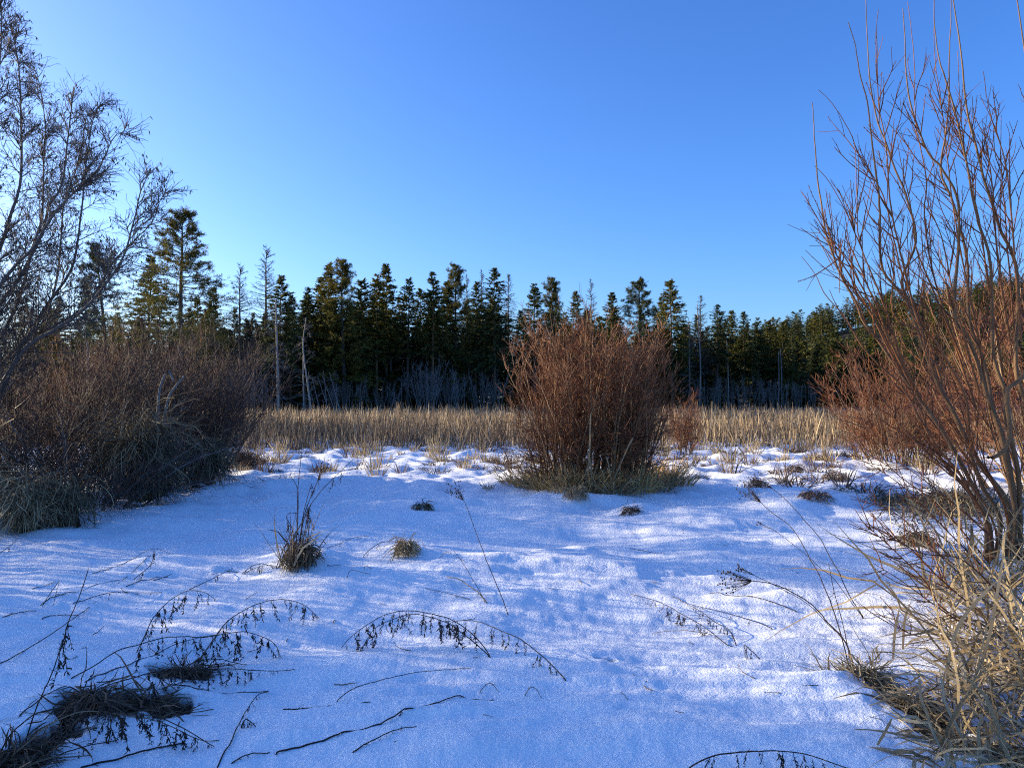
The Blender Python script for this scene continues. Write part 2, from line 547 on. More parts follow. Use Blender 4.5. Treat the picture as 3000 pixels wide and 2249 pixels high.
def larch(seed, H=18., Lmax=3.3, cb=.18, nb=190):
    rng = np.random.default_rng(seed)
    n = 14
    zt = np.linspace(0, 1, n)
    ax = np.stack([np.cumsum(rng.normal(0, .03, n)) * zt, np.cumsum(rng.normal(0, .03, n)) * zt, zt * H], 1)
    tr = Geo(); tr.tubes(ax[None], (.17 * H / 18 * (1 - zt) ** .9 + .014)[None], 7)
    f = rng.uniform(cb, .985, nb); rel = (f - cb) / (1 - cb)
    base = np.stack([np.interp(f, zt, ax[:, k]) for k in range(3)], 1)
    az = rng.uniform(0, 6.283, nb)
    Ln = Lmax * (1 - rel) ** .75 * rng.uniform(.6, 1.1, nb) + .15
    el = np.interp(rel, [0, .5, 1], [-.1, .1, .8]) + rng.normal(0, .12, nb)
    d = np.stack([np.cos(az) * np.cos(el), np.sin(az) * np.cos(el), np.sin(el)], 1)
    B = grow(base, d, Ln, 7, .07, -.02, rng)
    cr = Geo(); cr.tubes(B, taper(7, .032, .012, nb), 3)
    k, _, _ = shoots(B, 12, .12, 1, .8, Ln * .26 + .12, 3, .15, .04, rng, Lfall=.3)
    cr.ribbons(k, taper(3, .026, .016, len(k)), None, rng)
    return dict(trunk=tr.mesh('trunk', M['bark']), crown=cr.mesh('branches', M['larch']), dead_branches=None, H=H)


FIR = [conifer(100 + k, 17, Lmax=l, cb=c, nb=n, per=p, shape=s) for k, (l, c, n, p, s) in enumerate([
    (2.0, .20, 190, 17, .85), (1.7, .28, 170, 16, .75), (2.3, .16, 210, 17, .95), (1.5, .34, 150, 16, .7),
    (1.9, .30, 150, 18, .6), (2.2, .24, 180, 16, 1.0)])]
YOUNG = [conifer(140 + k, 8, Lmax=1.7, cb=.03, nb=130, per=15, spray=.4, shape=.95, bare_low=0) for k in range(3)]
LODGE = [conifer(150 + k, 17, Lmax=1.35, cb=.40, nb=130, per=15, shape=.75, droop=.05, spray=.38, bare_low=26) for k in range(3)]
PINE = [pine(160, 18), pine(161, 18, 3.3, .36, 140), pine(162, 18, 3.2, .36, 130, lean=-.075), pine(163, 18, 3.2, .2, 170)]
LARCH = [larch(170), larch(171, Lmax=2.3), larch(172, Lmax=2.5, cb=.3)]
FAR = [conifer(180 + k, 13, Lmax=l, cb=.12, nb=50, per=4, spray=.8, width=.3, shape=.9, bare_low=0) for k, l in enumerate((1.7, 1.3, 2.1))]


def place_tree(p, x, y, h, name, label, cat='tree', group=None, rz=None, rng=RNG, wide=1.):
    k = h / p['H']
    t = thing(name, label, cat, (x, y, gz(x, y) - .05), group)
    t.rotation_euler = (0, 0, rng.uniform(0, 6.28) if rz is None else rz)
    t.scale = (k * wide, k * wide, k)
    for nm in ('trunk', 'crown', 'dead_branches'):
        if p[nm] is not None:
            link(p[nm].name.split('.')[0] if nm == 'crown' else nm, p[nm], t)
    return t


def tree_dist(px):
    return float(np.interp(px, [-600, 0, 600, 1500, 2100, 2600], [70, 70, 74, 88, 112, 140]))


S = 3000 / 2212.
# (x, top y) read off the photo at 2212 px width, prototype, extra distance, name, label
SKYLINE = [
    (388, 468, PINE[0], -14, 'pine_tree', 'tall open-crowned pine with bare trunk, highest of the left trees', 1.15),
    (243, 530, PINE[2], -8, 'pine_tree', 'leaning pine with bare trunk seen behind the bare alder branches', 1.),
    (322, 548, FIR[2], -6, 'fir_tree', 'dark fir standing just left of the tall open-crowned pine', 1.1),
    (190, 612, FIR[0], 0, 'fir_tree', 'dark fir left of the leaning pine behind alder branches', 1.),
    (128, 640, FIR[1], 4, 'fir_tree', 'dark fir behind the alder, second from the left edge', 1.2),
    (48, 640, FIR[5], 0, 'fir_tree', 'dark fir behind the alder nearest the left edge', 1.2),
    (428, 640, FIR[3], 8, 'fir_tree', 'narrow small fir right behind the tall open-crowned pine', 1.),
    (460, 618, FIR[0], 0, 'fir_tree', 'small dark fir standing alone between tall pine and larches', .9),
    (519, 566, LARCH[0], -2, 'larch_tree', 'bare larch, shorter left one of the larch pair', 1.05),
    (576, 527, LARCH[0], -2, 'larch_tree', 'bare larch, taller right one of the larch pair', 1.1),
    (604, 592, FIR[3], -6, 'fir_tree', 'dark fir close against the right side of the tall larch', 1.05),
    (629, 636, FIR[1], 2, 'fir_tree', 'lower dark fir right of the tall larch', 1.),
    (660, 618, FIR[5], 0, 'fir_tree', 'dark broad fir above the leaning pale birch trunk', 1.15),
    (690, 596, FIR[0], 2, 'fir_tree', 'fir on the left flank of the sunlit conifer clump', 1.05),
    (714, 566, FIR[2], 0, 'fir_tree', 'sunlit spire fir at the left of the tallest conifer clump', 1.05),
    (745, 562, PINE[3], -2, 'pine_tree', 'round-topped pine, tallest of the sunlit conifer clump', 1.05),
    (781, 604, FIR[4], 0, 'fir_tree', 'dark fir on the right flank of the sunlit conifer clump', 1.),
    (814, 590, LODGE[0], 0, 'pine_tree', 'slim pine left of the thin spiky spire top', 1.1),
    (835, 568, FIR[3], 2, 'fir_tree', 'narrow fir with a thin spiky spire top', 1.),
    (880, 598, LODGE[1], 0, 'pine_tree', 'slim pine right of the thin spiky spire top', 1.1),
    (908, 622, FIR[1], 4, 'fir_tree', 'short dark fir in the dip of the central treeline', 1.),
    (935, 585, LODGE[2], -2, 'pine_tree', 'slim pine with light pointed top mid treeline', 1.1),
    (962, 604, FIR[0], 0, 'fir_tree', 'dark fir between two pointed pines mid treeline', 1.),
    (986, 573, PINE[3], 0, 'pine_tree', 'tall ragged pine left of the far row of larches', .85),
    (1008, 590, LARCH[1], 12, 'larch_tree', 'bare larch top just right of the ragged pine', .9),
    (1040, 580, LARCH[1], 10, 'larch_tree', 'bare larch top left of the dark pointed spruce', .9),
    (1027, 606, FIR[3], 2, 'fir_tree', 'narrow dark fir in front of two larch tops', .9),
    (1068, 577, FIR[1], -2, 'fir_tree', 'tall dark pointed spruce among the larch tops', 1.),
    (1098, 590, LARCH[2], 6, 'larch_tree', 'pale bare larch right of the dark pointed spruce', .95),
    (1128, 668, FIR[0], 6, 'fir_tree', 'low fir in the gap of the treeline left of the bush', 1.),
    (1155, 610, LODGE[0], 0, 'pine_tree', 'bushy pine right of the treeline gap', 1.25),
    (1196, 601, PINE[3], 0, 'pine_tree', 'ragged pine left behind the reddish bush', .85),
    (1243, 628, FIR[1], 0, 'fir_tree', 'dark fir behind the left top of the reddish bush', 1.),
    (1276, 600, LARCH[1], 6, 'larch_tree', 'bare larch rising behind the reddish bush', 1.),
    (1322, 630, FIR[3], 0, 'fir_tree', 'narrow fir behind the middle of the reddish bush', 1.),
    (1380, 608, PINE[1], -4, 'pine_tree', 'rounded sunlit pine behind the right of the reddish bush', 1.1),
    (1428, 640, LODGE[2], 2, 'pine_tree', 'slim pine just right of the reddish bush top', 1.),
    (1451, 605, FIR[4], -4, 'fir_tree', 'tall dark fir right of the reddish bush', 1.05),
    (1512, 636, LARCH[2], -2, 'larch_tree', 'bare larch with brownish top right of the tall fir', 1.),
    (1549, 655, LODGE[1], 0, 'pine_tree', 'slim pine next right of the brownish larch', 1.1),
    (1578, 668, FIR[0], 4, 'fir_tree', 'dark fir, second right of the brownish larch', 1.),
    (1606, 672, FIR[1], 0, 'fir_tree', 'dark fir, third right of the brownish larch', 1.),
    (1638, 684, LODGE[2], 0, 'pine_tree', 'slim pine near the low end of the treeline', 1.1),
    (1662, 690, FIR[2], 4, 'fir_tree', 'fir at the low end of the treeline left of the hill', 1.),
    (1690, 694, FIR[5], 0, 'fir_tree', 'last tall fir before the sunlit clearing', 1.1),
    (1722, 735, FIR[0], 4, 'fir_tree', 'fir at the edge of the sunlit clearing', 1.1),
    (1765, 742, FIR[2], 14, 'fir_tree', 'sunlit rounded conifer left below the wooded hill', 1.3),
    (1800, 752, PINE[3], 14, 'pine_tree', 'sunlit rounded pine right below the wooded hill', 1.2),
    (1845, 735, FIR[2], 20, 'fir_tree', 'conifer below the hill left of the near willow', 1.3),
]
for i, (x, yt, p, off, nm, lab, wide) in enumerate(SKYLINE):
    px = x * S; Y = tree_dist(px) + off
    top = at(px, yt * S, Y)
    place_tree(p, top[0], Y, top[2] - gz(top[0], Y), nm, lab, 'tree', 'conifers along the far edge of the marsh', wide=wide * 1.18,
               rz=0.0 if p is PINE[2] else None)

# the rows behind, each told apart by the landmark before it and its rank in height
MARKS = [(-999, 'the alder'), (300, 'the leaning pine'), (440, 'the tall open-crowned pine'), (600, 'the larch pair'), (830, 'the straight dead trunk'), (930, 'the sunlit conifer clump'),
         (1090, 'the spiky spire top'), (1230, 'the grey thickets'), (1400, 'the row of larch tops'), (1520, 'the reddish bush, left half'), (1750, 'the reddish bush, right half'),
         (1960, 'the brownish larch'), (2110, 'the low end of the treeline'), (2290, 'the sunlit clearing'), (2420, 'the foot of the hill')]
RANK = ['tallest', 'second tallest', 'third tallest', 'fourth tallest', 'fifth tallest', 'sixth tallest', 'seventh tallest', 'eighth tallest', 'ninth tallest', 'tenth tallest',
        'eleventh tallest', 'twelfth tallest', 'thirteenth tallest', 'fourteenth tallest', 'fifteenth tallest', 'sixteenth tallest', 'seventeenth tallest', 'eighteenth tallest', 'nineteenth tallest', 'twentieth tallest', 'twenty-first tallest', 'twenty-second tallest', 'twenty-third tallest', 'twenty-fourth tallest',
        'twenty-fifth tallest', 'twenty-sixth tallest', 'twenty-seventh tallest', 'twenty-eighth tallest']


def ranked(items, text):
    for m in range(len(MARKS)):
        lo = MARKS[m][0]; hi = MARKS[m + 1][0] if m + 1 < len(MARKS) else 9999
        here = sorted([t for t in items if lo <= t[0] < hi], key=lambda t: t[1])
        for k, (px, yt, o) in enumerate(here):
            o['label'] = text % (RANK[min(k, len(RANK) - 1)], MARKS[m][1])


rng = np.random.default_rng(11)
deep = []
for k in range(140):
    px = rng.uniform(840, 2560); Y = tree_dist(px) + rng.uniform(5, 28)
    yt = np.interp(px, [0, 600, 900, 1500, 2100, 2300, 2600], [980, 930, 850, 865, 925, 960, 985]) + rng.uniform(0, 120)
    top = at(px, yt, Y)
    p = (FIR + LODGE)[rng.integers(9)]
    deep.append((px, yt, place_tree(p, top[0], Y, top[2], 'fir_tree', '-', 'tree', 'conifers deep in the forest', rng=rng, wide=1.15)))
for k in range(60):
    px = rng.uniform(-150, 880) if k < 16 else rng.uniform(520, 960) if k < 34 else rng.uniform(60, 800); Y = tree_dist(px) + rng.uniform(4, 26)
    yt = rng.uniform(900, 1010) if k < 16 or k >= 34 else rng.uniform(885, 1000)
    top = at(px, yt, Y)
    deep.append((px, yt, place_tree((FIR + LODGE)[rng.integers(9)], top[0], Y, top[2], 'fir_tree', '-', 'tree', 'conifers deep in the forest', rng=rng, wide=1.1)))
ranked(deep, '%s dark conifer deep in the forest behind %s')
young = []
for k in range(150):
    px = rng.uniform(-120, 1100) if k < 60 else rng.uniform(780, 2620)
    Y = tree_dist(px) + rng.uniform(0, 24)
    yt = rng.uniform(960, 1110)
    top = at(px, yt, Y)
    young.append((px, yt, place_tree(YOUNG[rng.integers(3)], top[0], Y, top[2], 'young_fir', '-', 'tree', 'young firs under the forest edge', rng=rng, wide=1.25)))
ranked(young, '%s young dark fir in the shaded understory behind %s')

# unseen young firs added beyond the frame to shade the foreground
rng = np.random.default_rng(14)
for k, (x, y, h) in enumerate([(-12.6, 7.2, 4.6), (-15.5, 6.6, 6.0), (-17.5, 9.0, 5.6)]):
    place_tree(YOUNG[k % 3], x, y, h, 'young_fir', '%s young fir added out of view for foreground shade' % RANK[k], 'tree', 'young firs added out of view', rng=rng, wide=1.1)

# wooded hill
rng = np.random.default_rng(12)
for k in range(298):
    Y = rng.uniform(190, 340) if k > 150 else rng.uniform(335, 375)
    x = (rng.uniform(2150, 3080) - CX) / FPX * Y
    place_tree(FAR[rng.integers(3)], x, Y, rng.uniform(11, 16.5), 'hill_conifer', 'small far conifer covering the wooded hill', 'tree',
               'conifers covering the far hill', rng=rng, wide=1.6)

# pale bare trunks at the forest edge
rng = np.random.default_rng(13)


def snag(pts, Y, r0, r1, name, label, nbr, mat='pale_bark', blen=2.2, sag=.05, t0=.15):
    P = np.array([at(px, py, Y) for px, py in pts]); P[0, 2] = gz(P[0, 0], Y) - .1
    Q = spline(P, 24)
    root = thing(name, label, 'tree', tuple(Q[0]))
    g = Geo(); g.tubes((Q - Q[0])[None], taper(24, r0, r1, 1, .8), 8)
    link('trunk', g.mesh('trunk', M[mat]), root)
    if nbr:
        b = Geo()
        B, _, _ = shoots((Q - Q[0])[None], np.array([nbr]), t0, .95, 1.45, blen, 7, .08, sag, rng, Lfall=.6)
        b.tubes(B, taper(7, .028, .009, len(B)), 4)
        k, _, _ = shoots(B, 5, .25, 1, .6, .7, 4, .12, .03, rng)
        b.tubes(k, taper(4, .012, .006, len(k)), 3)
        link('dead_branches', b.mesh('dead_branches', M['dead_wood']), root)
    return root


snag([(815, 1195), (814, 1120), (812, 1040), (810, 960), (808, 880)], 66, .13, .07, 'dead_tree', 'straight pale dead trunk with drooping bare branches at forest edge', 75, t0=.08)
snag([(913, 1195), (902, 1130), (892, 1060), (888, 1000), (897, 930)], 67, .11, .035, 'birch_tree', 'leaning pale birch trunk at the forest edge', 30, blen=1.8)
snag([(890, 1195), (889, 1120), (888, 1040)], 67.5, .09, .04, 'birch_tree', 'thin upright birch trunk close beside the leaning pale one', 16, blen=1.5)
snag([(1145, 1190), (1145, 1050), (1143, 960)], 84, .10, .04, 'dead_tree', 'thin grey trunk at forest edge left of the grey thicket', 20, 'dead_wood')
snag([(1176, 1190), (1177, 1110)], 82, .07, .03, 'dead_tree', 'short bare pole at forest edge left of the grey thicket', 6, 'thicket', 1.)
snag([(2048, 1190), (2052, 1080), (2046, 960), (2042, 890)], 104, .13, .05, 'dead_tree', 'pale straight trunk below the brownish larch', 14, blen=1.5)
snag([(2020, 1190), (2020, 1060), (2018, 930)], 100, .14, .04, 'dead_tree', 'grey dead tree with many twigs right of the reddish bush', 70, 'dead_wood', 2.0)
snag([(2135, 1190), (2132, 1060), (2128, 970)], 112, .11, .05, 'dead_tree', 'pale slim trunk in the shaded right forest', 8, blen=1.2)
snag([(2280, 1185), (2282, 1100), (2280, 1030)], 118, .11, .05, 'dead_tree', 'left one of two pale trunks near the clearing', 6, blen=1.)
snag([(2290, 1185), (2290, 1100), (2286, 1020)], 119, .10, .05, 'dead_tree', 'right one of two pale trunks near the clearing', 6, blen=1.)
snag([(1340, 1190), (1338, 1060), (1335, 930)], 92, .12, .04, 'dead_tree', 'grey bare trunk in the shade behind the grey thickets', 40, 'dead_wood', 2.)
snag([(258, 1230), (257, 1100), (256, 1000)], 30, .07, .04, 'dead_tree', 'pale upright trunk standing inside the left thicket', 10, 'thicket', 1.)
for (a, b) in [((985, 1190), (945, 1100)), ((1000, 1190), (965, 1090)), ((968, 1190), (930, 1100)), ((940, 1192), (915, 1105)), ((960, 1192), (948, 1085))]:
    o = snag([a, b], 70, .05, .02, 'dead_pole', '-', 5, 'thicket', .8)
    o['group'] = 'leaning grey poles'
    o['label'] = 'thin grey leaning pole right of the pale birch, %s of five from the left' % {985: 'fourth', 1000: 'fifth', 968: 'third', 940: 'first', 960: 'second'}[a[0]]

# grey leafless thickets in front of the trees


def thicket(px, w, top, Y, seed, label, ns=26):
    rng = np.random.default_rng(seed)
    base = at(px, 1195, Y); base[2] = gz(base[0], Y)
    hgt = at(px, top, Y)[2]; ww = w / FPX * Y
    s = np.stack([rng.normal(0, .22 * ww, ns), rng.normal(0, .5, ns), np.zeros(ns)], 1)
    d = np.stack([s[:, 0] / ww * .5 + rng.normal(0, .12, ns), rng.normal(0, .12, ns), np.ones(ns)], 1)
    B = grow(s, d, hgt * rng.uniform(.6, 1.05, ns), 9, .05, -.01, rng)
    root = thing('bare_thicket', label, 'shrub', tuple(base), 'grey leafless thickets at the forest edge')
    g = Geo(); g.tubes(B, taper(9, .035, .01, ns), 4)
    link('stems', g.mesh('stems', M['thicket']), root)
    t = Geo()
    k, _, _ = shoots(B, 14, .25, 1, .5, hgt * .3, 5, .1, -.03, rng)
    t.tubes(k, taper(5, .013, .006, len(k)), 3)
    k2, _, _ = shoots(k, 3, .2, 1, .5, hgt * .12, 2, .1, 0, rng)
    t.ribbons(k2, taper(2, .015, .010, len(k2)), None, rng)
    link('twigs', t.mesh('twigs', M['thicket']), root)


for k, (px, w, top, Y, lab) in enumerate([
    (1250, 110, 1060, 80, 'pale grey leafless thicket left of two similar ones mid forest edge'),
    (1330, 90, 1085, 82, 'grey leafless thicket between the palest one and the reddish bush'),
    (1420, 120, 1090, 84, 'grey leafless thicket nearest the left side of the reddish bush'),
    (1010, 110, 1100, 78, 'low grey thicket behind the leaning poles'),
    (2170, 150, 1110, 104, 'rounded grey thicket in the shaded right forest edge'),
    (2260, 100, 1115, 106, 'rounded grey thicket next to the clearing'),
    (2350, 120, 1120, 110, 'low grey thicket beyond the cattails left of the right bush'),
    (2075, 90, 1110, 100, 'low grey thicket behind the small red shrub'),
    (700, 200, 1080, 62, 'grey thicket left of the straight pale dead trunk'),
    (1120, 120, 1120, 80, 'low grey thicket beside the thin grey trunk')]):
    thicket(px, w, top, Y, 300 + k, lab)

# ------------------------------------------------------------------ cattail bed
rng = np.random.default_rng(21)


def scatter(n, y0, y1, fn=None, pxlim=(-350, 3350)):
    y = np.sqrt(rng.uniform(y0 * y0, y1 * y1, n))
    x = (rng.uniform(*pxlim, n) - CX) / FPX * y
    if fn is not None:
        k = fn(x, y); x, y = x[k], y[k]
    return x, y


g = Geo()
for n, y0, y1, w in [(30000, 20, 34, .030), (26000, 34, 52, .036), (20000, 52, 72, .042)]:
    x, y = scatter(n, y0, y1, lambda x, y: (y > 22.5 + 2.2 * pn(x / 2.5, x * 0, 41) + 1.6 * pn(x / .7, y / .7, 42)) & (pn(x / 1.8, y / 2.2, 43) + rng.uniform(-.5, .5, len(x)) > -.30) & (np.hypot(x, y) < 73))
    s = np.stack([x, y, ground_z(x, y) - .02], 1)
    L = (rng.uniform(.3, .88, len(x)) + np.where(rng.uniform(size=len(x)) < .18, .35, 0)) * (1 + .55 * pn(x / 2, y / 2.5, 44) + .45 * pn(x / .7, y / .9, 48)) * np.interp(y, [20, 27], [.55, 1])
    d = np.stack([rng.normal(0, .2, len(x)), rng.normal(0, .2, len(x)), np.ones(len(x))], 1)
    P = grow(s, d, L, 4, .10, .0, rng)
    br = rng.uniform(size=len(x)) < .3                # snapped tips hang over
    P[br, 3] = P[br, 2] + (P[br, 3] - P[br, 2]) * [1.4, 1.4, -.7] + rng.normal(0, .08, (br.sum(), 3))
    g.ribbons(P, w * np.array([.8, 1, .8, .2])[None] * rng.uniform(.6, 1.4, len(x))[:, None], None, rng)
bed = link('cattail_bed', g.mesh('cattail_bed', M['cattail']))
tag(bed, 'wide bed of dry tan cattails and sedges across the marsh', 'cattails'); bed['kind'] = 'stuff'

g = Geo()
x, y = scatter(9000, 19, 34, lambda x, y: (pn(x / 1.6 + 9, y / 2, 45) > .02) & (x < 3) & (y > 21.5 + 2 * pn(x / 2.5, x * 0, 41)), (500, 1700))
s = np.stack([x, y, ground_z(x, y) - .02], 1)
P = grow(s, np.stack([rng.normal(0, .2, len(x)), rng.normal(0, .2, len(x)), np.ones(len(x))], 1), rng.uniform(.5, 1.0, len(x)), 4, .08, 0, rng)
g.ribbons(P, .016 * np.array([1, .9, .6, .3])[None] * np.ones((len(x), 1)), None, rng)
bed2 = link('brown_sedge', g.mesh('brown_sedge', M['brown_grass']))
tag(bed2, 'dark brown sedge stems in the near left cattails', 'sedge'); bed2['kind'] = 'stuff'

# ------------------------------------------------------------------ shrubs


def shrub(name, label, c, rx, ry, H, ns, seed, mats, spread=.45, lean=(0, 0), tw=16, tw2=5, r0=.014, cat='shrub', group=None, tl=.34, gravity=-.012, low=0, hvar=(.55, 1.05)):
    rng = np.random.default_rng(seed)
    root = thing(name, label, cat, (c[0], c[1], gz(c[0], c[1])), group)
    a = rng.uniform(0, 6.283, ns); rr = np.sqrt(rng.uniform(0, 1, ns))
    s = np.stack([np.cos(a) * rr * rx * .55, np.sin(a) * rr * ry * .55, np.full(ns, -.05)], 1)
    d = np.stack([np.cos(a) * rr * spread * 1.6 + lean[0] + rng.normal(0, .09, ns), np.sin(a) * rr * spread * 1.6 + lean[1] + rng.normal(0, .09, ns), np.ones(ns)], 1)
    Ln = H * rng.uniform(*hvar, ns) * (1.08 - .28 * rr * rr)
    B = grow(s, d, Ln, 12, .055, gravity, rng)
    g = Geo(); g.tubes(B, taper(12, r0 * rng.uniform(.7, 1.3, ns), .003, ns, .9), 4)
    link('stems', g.mesh('stems', M[mats[0]]), root)
    t = Geo()
    k, _, tt = shoots(B, tw, .12, .98, .6, H * tl, 5, .12, -.04, rng, up=.1)
    t.tubes(k, taper(5, .0052, .0022, len(k)), 3)
    k2, _, _ = shoots(k, tw2, .15, 1, .6, H * tl * .42, 3, .14, -.03, rng)
    t.ribbons(k2, taper(3, .0058, .0034, len(k2)), None, rng)
    if low:
        aa = rng.uniform(0, 6.283, low)
        sl = np.stack([np.cos(aa) * rx * .5, np.sin(aa) * ry * .5, rng.uniform(.1, H * .35, low)], 1)
        kl = grow(sl, np.stack([np.cos(aa), np.sin(aa), rng.uniform(-.1, .5, low)], 1), H * rng.uniform(.14, .32, low), 7, .16, .02, rng)
        t.tubes(kl, taper(7, .007, .0025, low), 3)
        kl2, _, _ = shoots(kl, 6, .2, 1, .7, H * .12, 3, .15, 0, rng)
        t.ribbons(kl2, taper(3, .0065, .004, len(kl2)), None, rng)
    link('twigs', t.mesh('twigs', M[mats[1]]), root)
    return root


def at_ground(px, py):
    return gpt(px, py)[:2]


c = at_ground(1740, 1415)
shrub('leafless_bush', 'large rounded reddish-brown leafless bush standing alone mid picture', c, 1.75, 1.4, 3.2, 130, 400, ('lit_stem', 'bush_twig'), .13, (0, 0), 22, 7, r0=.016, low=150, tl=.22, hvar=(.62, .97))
c = at_ground(2005, 1335)
shrub('red_shrub', 'small red-twigged shrub right behind the large reddish bush', c, .38, .35, 1.75, 34, 401, ('bush_stem', 'rust_twig'), .16, (0, 0), 12, 4, r0=.008)
c = at_ground(2650, 1362)
shrub('red_shrub', 'spreading reddish leafless bush behind the near willow', c, 1.7, 1.2, 3.0, 75, 402, ('bush_stem', 'rust_twig'), .40, (0, 0), 18, 7, low=130, tl=.26)
c = at_ground(3090, 1440)
shrub('leafless_bush', 'tall dense brown bush filling the right edge behind the willow', c, 2.0, 1.6, 4.9, 50, 403, ('lit_stem', 'rust_twig'), .36, (-.05, 0), 20, 5, r0=.022, low=110, tl=.24)
c = at_ground(525, 1395)
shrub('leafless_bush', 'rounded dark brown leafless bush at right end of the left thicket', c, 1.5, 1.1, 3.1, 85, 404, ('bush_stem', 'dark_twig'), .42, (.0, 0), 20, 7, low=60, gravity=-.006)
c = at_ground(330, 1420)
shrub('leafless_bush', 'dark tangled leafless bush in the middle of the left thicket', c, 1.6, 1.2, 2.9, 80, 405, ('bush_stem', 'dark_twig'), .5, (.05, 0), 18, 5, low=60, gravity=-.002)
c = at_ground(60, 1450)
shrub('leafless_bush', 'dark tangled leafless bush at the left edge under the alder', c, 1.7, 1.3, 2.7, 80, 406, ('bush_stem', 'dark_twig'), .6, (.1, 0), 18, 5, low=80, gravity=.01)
c = at_ground(480, 1275)
shrub('leafless_bush', 'brown leafless bush further back behind the left thicket', c, 2.6, 1.5, 4.6, 70, 407, ('bush_stem', 'bush_twig'), .4, (0, 0), 18, 5, r0=.02)
c = at_ground(200, 1290)
shrub('leafless_bush', 'brown leafless bush far back behind the alder', c, 2.6, 1.5, 4.6, 60, 408, ('bush_stem', 'bush_twig'), .4, (0, 0), 18, 5, r0=.02)

c = at_ground(230, 1490)
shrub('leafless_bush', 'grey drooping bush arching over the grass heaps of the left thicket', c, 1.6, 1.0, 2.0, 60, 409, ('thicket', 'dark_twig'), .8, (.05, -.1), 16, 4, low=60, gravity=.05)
# unseen bushes added just outside the frame to break up the sunlight on the snow
for k, (x, y, h) in enumerate([(-8.6, 7.2, 3.6), (-9.6, 5.6, 3.4), (-8.2, 4.2, 3.0), (-11, 8.8, 3.8), (-10.4, 10.4, 3.4)]):
    shrub('leafless_bush', '%s leafless bush added out of view to break up sunlight' % RANK[k], (x, y), 2.0, 1.5, h, 48, 420 + k, ('alder', 'dark_twig'), .5, (0, 0), 9, 2, r0=.022)

# ------------------------------------------------------------------ grass clumps


def drape(name, label, c, R, H, n, seed, mat='grey_grass', width=.0095, group=None, lean=(0, 0), cat='grass clump', flat_y=.8):
    """heap of old grass hanging over like thatch"""
    rng = np.random.default_rng(seed)
    n = int(n * (1.7 if H > .4 else 1.3))
    root = thing(name, label, cat, (c[0], c[1], gz(c[0], c[1])), group)
    a = rng.uniform(0, 6.283, n)
    h = H * rng.uniform(.25, 1.0, n) ** .8
    rad = R * (1 - h / H * .75) * rng.uniform(.3, 1, n)
    s = np.stack([np.cos(a) * rad + lean[0] * h, np.sin(a) * rad * flat_y + lean[1] * h, h], 1)
    if H > .45:                                          # blades hang from many tangled bunches
        na_ = 26
        q = rng.integers(0, na_, n)
        aa = rng.uniform(0, 6.283, na_); ah = H * rng.uniform(.35, 1.0, na_); ar = R * (1.15 - .7 * ah / H) * rng.uniform(.2, 1, na_)
        s = np.stack([np.cos(aa) * ar, np.sin(aa) * ar * flat_y, ah], 1)[q] + rng.normal(0, .07, (n, 3)) * [1, 1, 1.3]
        h = np.maximum(s[:, 2], .1); a = np.arctan2(s[:, 1], s[:, 0])
    lump = 1 + .35 * np.sin(a * 3 + seed) * np.sin(a * 2 + seed * 1.7)
    s[:, :2] *= lump[:, None]
    d = np.stack([np.cos(a + rng.normal(0, .9, n)), np.sin(a + rng.normal(0, .9, n)), rng.uniform(-1.6, .6, n)], 1)
    P = grow(s, d, (h * rng.uniform(.3, 1.0, n) + .1) * np.where(rng.uniform(size=n) < .1, 1.5, 1), 7, .3, rng.uniform(.0, .4, n), rng)
    P[..., 2] = np.maximum(P[..., 2], -.04)
    g = Geo(); g.ribbons(P, width * np.array([.5, .9, 1, 1, .9, .7, .2])[None] * rng.uniform(.5, 1.3, n)[:, None], None, rng)
    link('blades', g.mesh('blades', M[mat]), root)
    if H < .5:
        return root
    core = Geo()
    zz = np.linspace(-.05, H * .8, 8); th = np.linspace(0, 6.283, 15)[:-1]
    rr = R * .55 * (1 - (zz / H) ** 1.1 * .9)
    Pc = np.stack([np.cos(th)[None] * rr[:, None] + lean[0] * zz[:, None], np.sin(th)[None] * rr[:, None] * flat_y, np.repeat(zz[:, None], 14, 1)], -1)
    Pc += rng.normal(0, R * .09, Pc.shape)
    ii = np.arange(8 * 14).reshape(8, 14)
    core.add(Pc, np.stack([ii[:-1], np.roll(ii, -1, 1)[:-1], np.roll(ii, -1, 1)[1:], ii[1:]], -1).reshape(-1, 4))
    link('matted_core', core.mesh('matted_core', M['brown_grass']), root)
    return root


def tuft_mesh(seed, n, H, R, width, mat, bend=.15, splay=.5):
    rng = np.random.default_rng(seed)
    a = rng.uniform(0, 6.283, n); r = R * np.sqrt(rng.uniform(0, 1, n))
    s = np.stack([np.cos(a) * r, np.sin(a) * r, np.full(n, -.03)], 1)
    d = np.stack([np.cos(a) * r / R * splay + rng.normal(0, .2, n), np.sin(a) * r / R * splay + rng.normal(0, .2, n), np.ones(n)], 1)
    P = grow(s, d, H * rng.uniform(.4, 1.1, n), 6, .12, bend * rng.uniform(.2, 1.6, n), rng)
    P[..., 2] = np.maximum(P[..., 2], -.03)
    g = Geo(); g.ribbons(P, width * np.array([.8, 1, 1, .9, .6, .15])[None] * rng.uniform(.5, 1.3, n)[:, None], None, rng)
    return g.mesh('blades', M[mat])


